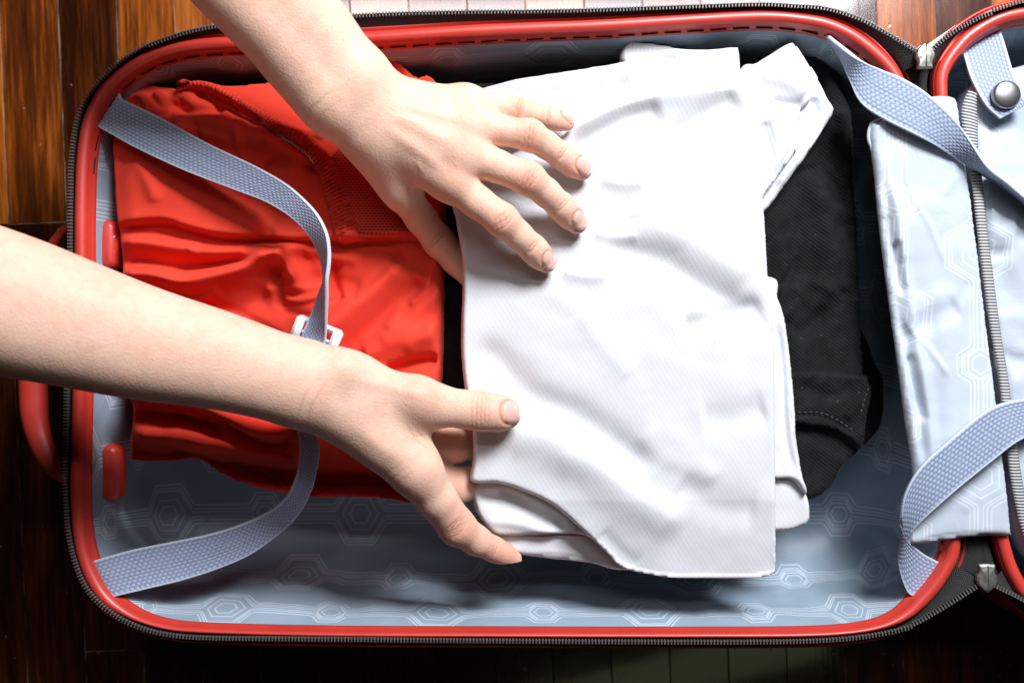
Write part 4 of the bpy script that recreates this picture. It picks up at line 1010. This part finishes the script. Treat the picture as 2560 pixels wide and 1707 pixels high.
def pt(x, y, z): return np.array(P(x, y, z))
def build_arm(name, label, fore, meta, fingers, extra, lo, hi, nails, creases, tones, tendons=(), h=0.0014):
    fld = Field(lo, hi, h)
    palm = fld.empty()
    for (x, y, z, r), (x2, y2, z2, r2), k, flat in fore:
        fld.cone(palm, pt(x, y, z), MM(r, z), pt(x2, y2, z2), MM(r2, z2), k, flat)
    for (x, y, z, r), (x2, y2, z2, r2), k in meta:
        fld.cone(palm, pt(x, y, z), MM(r, z), pt(x2, y2, z2), MM(r2, z2), k)
    tot = palm.copy()
    for ch, k in fingers:
        f = fld.empty()
        for a, b_ in zip(ch[:-1], ch[1:]):
            fld.cone(f, pt(*a[:3]), MM(a[3], a[2]), pt(*b_[:3]), MM(b_[3], b_[2]), 0.0035)
        tot = np.minimum(tot, smin(palm, f, k))
    for (x, y, z, r), k in extra:
        fld.cone(tot, pt(x, y, z), MM(r, z), pt(x, y, z+1e-5), MM(r, z), k)
    V, Q = surface_nets(tot, fld.lo, h)
    # smoothing
    e = np.unique(np.sort(np.concatenate([Q[:, [0, 1]], Q[:, [1, 2]], Q[:, [2, 3]], Q[:, [3, 0]]]), 1), axis=0)
    for it in range(6):
        s = np.zeros_like(V); c = np.zeros(len(V))
        np.add.at(s, e[:, 0], V[e[:, 1]]); np.add.at(s, e[:, 1], V[e[:, 0]]); np.add.at(c, e.ravel(), 1)
        lam = 0.5 if it % 2 == 0 else -0.48
        V = V+lam*(s/np.maximum(c, 1)[:, None]-V)
    me = bpy.data.meshes.new(name); me.from_pydata(V.tolist(), [], Q.tolist()); me.update()
    ob = link(name, me, None, person)
    md = ob.modifiers.new('s', 'SUBSURF'); md.levels = 1; md.render_levels = 1
    dg = bpy.context.evaluated_depsgraph_get(); me2 = bpy.data.meshes.new_from_object(ob.evaluated_get(dg))
    ob.modifiers.clear(); ob.data = me2; bpy.data.meshes.remove(me); me2.materials.clear(); me2.materials.append(MAT_SKIN); me = me2
    nv = len(me.vertices); co = np.empty(nv*3); me.vertices.foreach_get('co', co); co = co.reshape(-1, 3)
    no = np.empty(nv*3); me.vertex_normals.foreach_get('vector', no); no = no.reshape(-1, 3)
    disp = np.zeros(nv); tone = np.zeros((nv, 4), np.float32); tone[:, 3] = 1
    for (x, y, z), (dx, dy), rad, lines, depth in creases:       # wrinkle lines across a joint
        c = pt(x, y, z); a = np.array((dx, -dy, 0.0)); a /= np.linalg.norm(a); s = np.array((-a[1], a[0], 0))
        r = co-c; u = r@a; v = r@s; R = MM(rad, z)
        m = (np.abs(u) < R*1.4) & (np.abs(v) < R*1.5) & (no[:, 2] > -0.1) & (np.abs(r[:, 2]) < 0.03)
        fall = np.exp(-(v/(R*0.85))**2)*np.clip(no[:, 2]+.2, 0, 1)
        for (o, cv_, amt) in lines:
            uu = u - o*R - cv_*R*((v/R)**2) - 0.00022*np.sin(v*520+o*23) - 0.00012*np.sin(v*1700+o*51)
            g = np.exp(-(uu/0.00055)**2)*fall*amt
            disp[m] -= (depth*g)[m]; tone[m, 1] += (0.45*g)[m]
    for (x, y, z), (x2, y2, z2), amp, wd in tendons:               # tendons and veins on the back of the hand
        A = pt(x, y, z)[:2]; B = pt(x2, y2, z2)[:2]; d = B-A; t = ((co[:, :2]-A)@d)/(d@d)
        q = co[:, :2]-A-np.clip(t, 0, 1)[:, None]*d; dist = np.hypot(q[:, 0], q[:, 1])
        disp += amp*np.exp(-(dist/wd)**2)*np.clip(no[:, 2], 0, 1)*(co[:, 2] > z-0.02)*np.sin(np.pi*np.clip(t, 0, 1))
    for (x, y, z), rad, amt in tones:                              # redder knuckles and fingertips
        d2 = ((co-pt(x, y, z))**2).sum(1); tone[:, 0] += amt*np.exp(-d2/(MM(rad, z)**2))
    for nl in nails:
        (x, y, z), (dx, dy, dz), (ux, uy, uz), hw, hl, back = nl
        c = pt(x, y, z); a = np.array((dx, -dy, dz)); a /= np.linalg.norm(a); n = np.array((ux, -uy, uz)); n = n-a*(n@a); n /= np.linalg.norm(n); s = np.cross(n, a)
        r = co-c; u = (r@a+back*hl)/hl; v = (r@s)/hw; w_ = r@n
        ring = (np.abs(u)**2.6+np.abs(v)**2.6)**(1/2.6)
        m = (w_ > 0) & (ring < 1.6) & (np.abs(r).max(1) < 0.02)
        g = np.exp(-((ring-1.03)/0.13)**2)*np.where(u > 0.75, 0.25, 1.0); disp[m] -= (0.0006*g)[m]; tone[m, 0] += (0.6*g)[m]; tone[m, 1] += (0.32*g)[m]
    co2 = co+no*disp[:, None]; me.vertices.foreach_set('co', co2.ravel())
    at = me.color_attributes.new('tone', 'FLOAT_COLOR', 'POINT'); at.data.foreach_set('color', np.clip(tone, 0, 1).ravel())
    me.polygons.foreach_set('use_smooth', [True]*len(me.polygons)); me.update()
    tag(ob, label)
    bv = BVHTree.FromPolygons([Vector(v) for v in co2], [tuple(p.vertices) for p in me.polygons])
    for nl in nails:
        (x, y, z), (dx, dy, dz), (ux, uy, uz), hw, hl, back = nl
        c = Vector(pt(x, y, z)); a = Vector((dx, -dy, dz)).normalized(); n = Vector((ux, -uy, uz)); n = (n-a*n.dot(a)).normalized(); s = n.cross(a)
        G = 13; VV = []; FF = []; UV = []; lastw = None
        for i in range(G):
            for j in range(G):
                p, q = -1+2*i/(G-1), -1+2*j/(G-1)
                # square -> rounded square
                k = max(abs(p), abs(q)); nn = (abs(p)**2.6+abs(q)**2.6)**(1/2.6); f = k/nn if nn > 0 else 0
                u, v = p*f, q*f
                o = c + a*(u-back)*hl + s*v*hw
                hit = bv.ray_cast(o+n*0.03, -n)[0]
                w_ = (hit-o).dot(n) if hit is not None else -0.004
                VV.append([o, w_, u, v]); UV.append((v*.5+.5, u*.5+.5))
        # fit: nail is a shallow arch, follow the finger but bridge small dips
        ws_ = np.array([q[1] for q in VV]).reshape(G, G)
        mid = ws_[G//2, G//2]
        for i in range(G):
            for j in range(G):
                o, w_, u, v = VV[i*G+j]
                ideal = mid - 0.36*hw*v*v - 0.10*hl*(u*u)*(1 if u > 0 else .3)
                w2 = max(min(w_, ideal+0.0012), ideal-0.0006)
                inset = 1-max(abs(2*i/(G-1)-1), abs(2*j/(G-1)-1))
                VV[i*G+j] = o + n*(w2 + (0.00035 if inset > 0.01 else -0.0005))
        for i in range(G-1):
            for j in range(G-1): FF.append((i*G+j, i*G+j+1, (i+1)*G+j+1, (i+1)*G+j))
        b1, b2, b3 = VV[0], VV[1], VV[G]
        if (b2-b1).cross(b3-b1).dot(n) < 0: FF = [f[::-1] for f in FF]
        mesh('nail', VV, FF, MAT_NAIL, ob, True, UV)
    return ob

def limb(st, perp, share, flat):
    c = catmull(st, 5); out = []
    for a, b_ in zip(c[:-1], c[1:]):
        for sg in (-1, 1):
            q = []
            for t in (a, b_):
                r = t[3]*share; o = (t[3]-r)*sg
                q.append((t[0]+perp[0]*o, t[1]+perp[1]*o, t[2], r))
            out.append((q[0], q[1], .006, flat))
    return out
WR = [(-.28, .1, .8), (-.12, .08, 1.0), (.03, .05, 1.0), (.18, -.04, .9), (.33, -.1, .7)]
WD = [(-.12, .05, .8), (.08, .0, 1.0)]
# --- upper (left) hand lying flat on the shirt
fore = limb([(300, -420, .225, 150), (560, -110, .194, 130), (724, 59, .175, 122), (781, 130, .168, 117), (832, 194, .163, 112), (881, 243, .159, 112)], (.69, -.72), 0.72, .92)
meta = [((840, 255, .162, 70), (945, 345, .150, 62), .010), ((895, 206, .162, 72), (960, 272, .153, 62), .010),
        ((935, 330, .152, 64), (1118, 448, .146, 46), .010), ((950, 300, .154, 66), (1150, 388, .149, 46), .010), ((960, 268, .153, 62), (1174, 318, .148, 42), .010), ((955, 252, .150, 56), (1160, 260, .143, 38), .010),
        ((930, 340, .149, 64), (995, 455, .136, 50), .010), ((1000, 330, .147, 60), (1110, 370, .145, 48), .012), ((1040, 345, .148, 56), (1130, 412, .144, 44), .012), ((1040, 310, .148, 56), (1155, 348, .146, 42), .012), ((1040, 284, .147, 50), (1160, 288, .143, 38), .012)]
fingers = [
    ([(1118, 448, .146, 46), (1190, 502, .1475, 40), (1256, 551, .1465, 41), (1296, 588, .140, 34), (1333, 622, .1335, 34), (1350, 641, .130, 31), (1366, 658, .127, 25)], .009),
    ([(1150, 388, .149, 45), (1240, 415, .1505, 39), (1322, 447, .149, 41), (1366, 482, .141, 34), (1405, 519, .134, 34), (1426, 541, .130, 31), (1443, 561, .127, 25)], .009),
    ([(1174, 318, .148, 41), (1250, 326, .149, 36), (1324, 338, .1475, 39), (1366, 363, .140, 32), (1404, 390, .134, 32), (1432, 411, .130, 30), (1456, 428, .127, 24)], .009),
    ([(1160, 260, .143, 36), (1230, 266, .142, 30), (1296, 276, .139, 30), (1340, 285, .133, 26), (1372, 293, .129, 26), (1396, 301, .1265, 24), (1417, 308, .125, 20)], .009),
    ([(930, 350, .149, 58), (1012, 490, .128, 42), (1052, 546, .113, 38), (1098, 604, .103, 39), (1140, 652, .099, 34), (1182, 700, .097, 28)], .010)]
extra = [((1133, 452, .153, 34), .010), ((1160, 382, .156, 33), .010), ((1186, 312, .153, 30), .010), ((1168, 256, .146, 26), .010)]
up = (0, 0, 1)
nails = [((1364, 655, .1275), (.70, .71, -.35), (.10, -.25, 1), .0048, .0056, .18), ((1440, 555, .128), (.68, .73, -.35), (.12, -.2, 1), .0048, .0056, .18), ((1454, 420, .128), (.80, .58, -.35), (.1, -.1, 1), .0048, .0058, .18), ((1416, 303, .125), (.93, .32, -.2), (.05, -.75, 1), .0040, .0048, .15)]
creases = [((1258, 553, .150), (.72, .69), 44, WR, .0008), ((1324, 447, .153), (.88, .47), 42, WR, .0008), ((1326, 338, .152), (.95, .32), 40, WR, .0008), ((1298, 275, .142), (.98, .18), 30, WR, .0004),
           ((1331, 621, .137), (.7, .71), 34, WD, .0006), ((1405, 518, .138), (.7, .71), 34, WD, .0006), ((1404, 388, .138), (.78, .62), 32, WD, .0006), ((1372, 292, .133), (.95, .25), 26, WD, .0003),
           ((815, 285, .165), (.62, .78), 62, [(-.25, .12, .8), (.2, .1, .6)], .00012), ((1096, 600, .108), (.7, .72), 40, WD, .0005)]
tones = [((1258, 552, .155), 46, .5), ((1324, 446, .158), 44, .5), ((1326, 338, .157), 42, .45), ((1298, 275, .148), 36, .5), ((1133, 455, .162), 50, .35), ((1165, 350, .165), 26, .6), ((1364, 656, .127), 40, .5), ((1440, 557, .128), 40, .5), ((1452, 424, .128), 40, .5), ((1412, 307, .125), 40, .6), ((1110, 620, .100), 90, .5), ((1040, 520, .12), 60, .3), ((1331, 621, .137), 30, .3), ((1405, 518, .137), 30, .3)]
build_arm('arm', 'bare arm reaching in with the hand spread flat on the white shirt', fore, meta, fingers, extra,
          np.array((-.21, .02, .085)), np.array((.045, .235, .235)), nails, creases, tones,
          [((960, 320, .16), (1125, 440, .15), .0009, .0034), ((965, 290, .16), (1155, 378, .15), .0009, .0034), ((970, 262, .16), (1178, 312, .15), .0009, .0032), ((1000, 300, .16), (1080, 330, .15), .0006, .0016), ((1040, 400, .16), (1060, 440, .15), .0005, .0016)])

# --- lower (right) hand pinching the edge of the shirt, thumb on top
fore = limb([(-420, 630, .238, 190), (-47, 741, .218, 172), (150, 798, .206, 152), (347, 855, .194, 132), (544, 900, .182, 112), (700, 945, .171, 98), (780, 968, .165, 95)], (-.27, .96), 0.82, 1.0)
meta = [((745, 942, .167, 76), (880, 950, .160, 62), .010), ((745, 966, .167, 76), (860, 1018, .158, 70), .010), ((800, 985, .163, 74), (960, 1105, .150, 64), .010),
        ((880, 948, .160, 60), (1050, 1006, .150, 53), .010), ((860, 1018, .157, 70), (1036, 1170, .145, 60), .010), ((900, 1000, .154, 66), (1020, 1075, .140, 54), .010),
        ((860, 1018, .145, 72), (1020, 1130, .122, 56), .010), ((860, 1000, .140, 70), (1020, 1080, .115, 54), .010)]
fingers = [
    ([(1040, 1004, .151, 53), (1110, 1016, .145, 48), (1160, 1023, .1405, 46), (1202, 1028, .1385, 47), (1236, 1031, .1365, 44), (1254, 1033, .1345, 41), (1268, 1035, .133, 35)], .010),
    ([(1036, 1170, .145, 60), (1090, 1245, .137, 50), (1142, 1316, .127, 46), (1190, 1350, .118, 36), (1236, 1373, .111, 30), (1262, 1385, .108, 26), (1288, 1396, .106, 18)], .010),
    ([(1020, 1140, .122, 52), (1090, 1200, .110, 46), (1140, 1212, .104, 46), (1185, 1205, .098, 40), (1225, 1200, .096, 35)], .006),
    ([(1020, 1090, .115, 48), (1085, 1108, .108, 42), (1136, 1114, .105, 43), (1182, 1108, .099, 37), (1222, 1104, .096, 33)], .006),
    ([(1000, 1050, .112, 50), (1070, 1050, .100, 40), (1120, 1046, .095, 38), (1190, 1040, .094, 34)], .010)]
extra = [((852, 918, .172, 34), .012), ((1050, 985, .157, 30), .010)]
nails = [((1270, 1031, .135), (1, .04, -.28), (.0, -.10, 1), .0066, .0064, .05)]
creases = [((1202, 1028, .145), (1, .06), 50, [(-.45, .1, .5), (-.2, .06, .9), (.02, .02, 1), (.22, -.05, .9), (.42, -.1, .6)], .00065), ((1140, 1316, .135), (.72, .69), 46, WR, .0005), ((1236, 1373, .116), (.9, .42), 30, WD, .0003),
           ((780, 1010, .170), (.92, .4), 60, [(-.2, .1, .6), (.2, .12, .8)], .00010), ((985, 1190, .150), (.66, .75), 60, [(-.3, .1, .6), (0, .1, .8), (.3, .1, .6)], .00014), ((1050, 1095, .15), (.75, -.66), 50, [(-.1, .2, .7), (.2, .2, .8)], .00014)]
tones = [((1202, 1028, .148), 50, .35), ((1276, 1034, .135), 44, .45), ((1142, 1316, .135), 60, .55), ((1250, 1385, .110), 70, .6), ((1132, 1210, .105), 60, .45), ((1130, 1115, .102), 60, .5), ((1055, 985, .166), 44, .25), ((1000, 1190, .15), 70, .25)]
build_arm('arm', 'bare arm in front with thumb and fingers gripping the corner of the white shirt', fore, meta, fingers, extra,
          np.array((-.300, -.130, .078)), np.array((.020, .075, .262)), nails, creases, tones,
          [((880, 935, .16), (1080, 990, .15), .0008, .003), ((880, 1040, .15), (1030, 1160, .145), .0007, .004)])
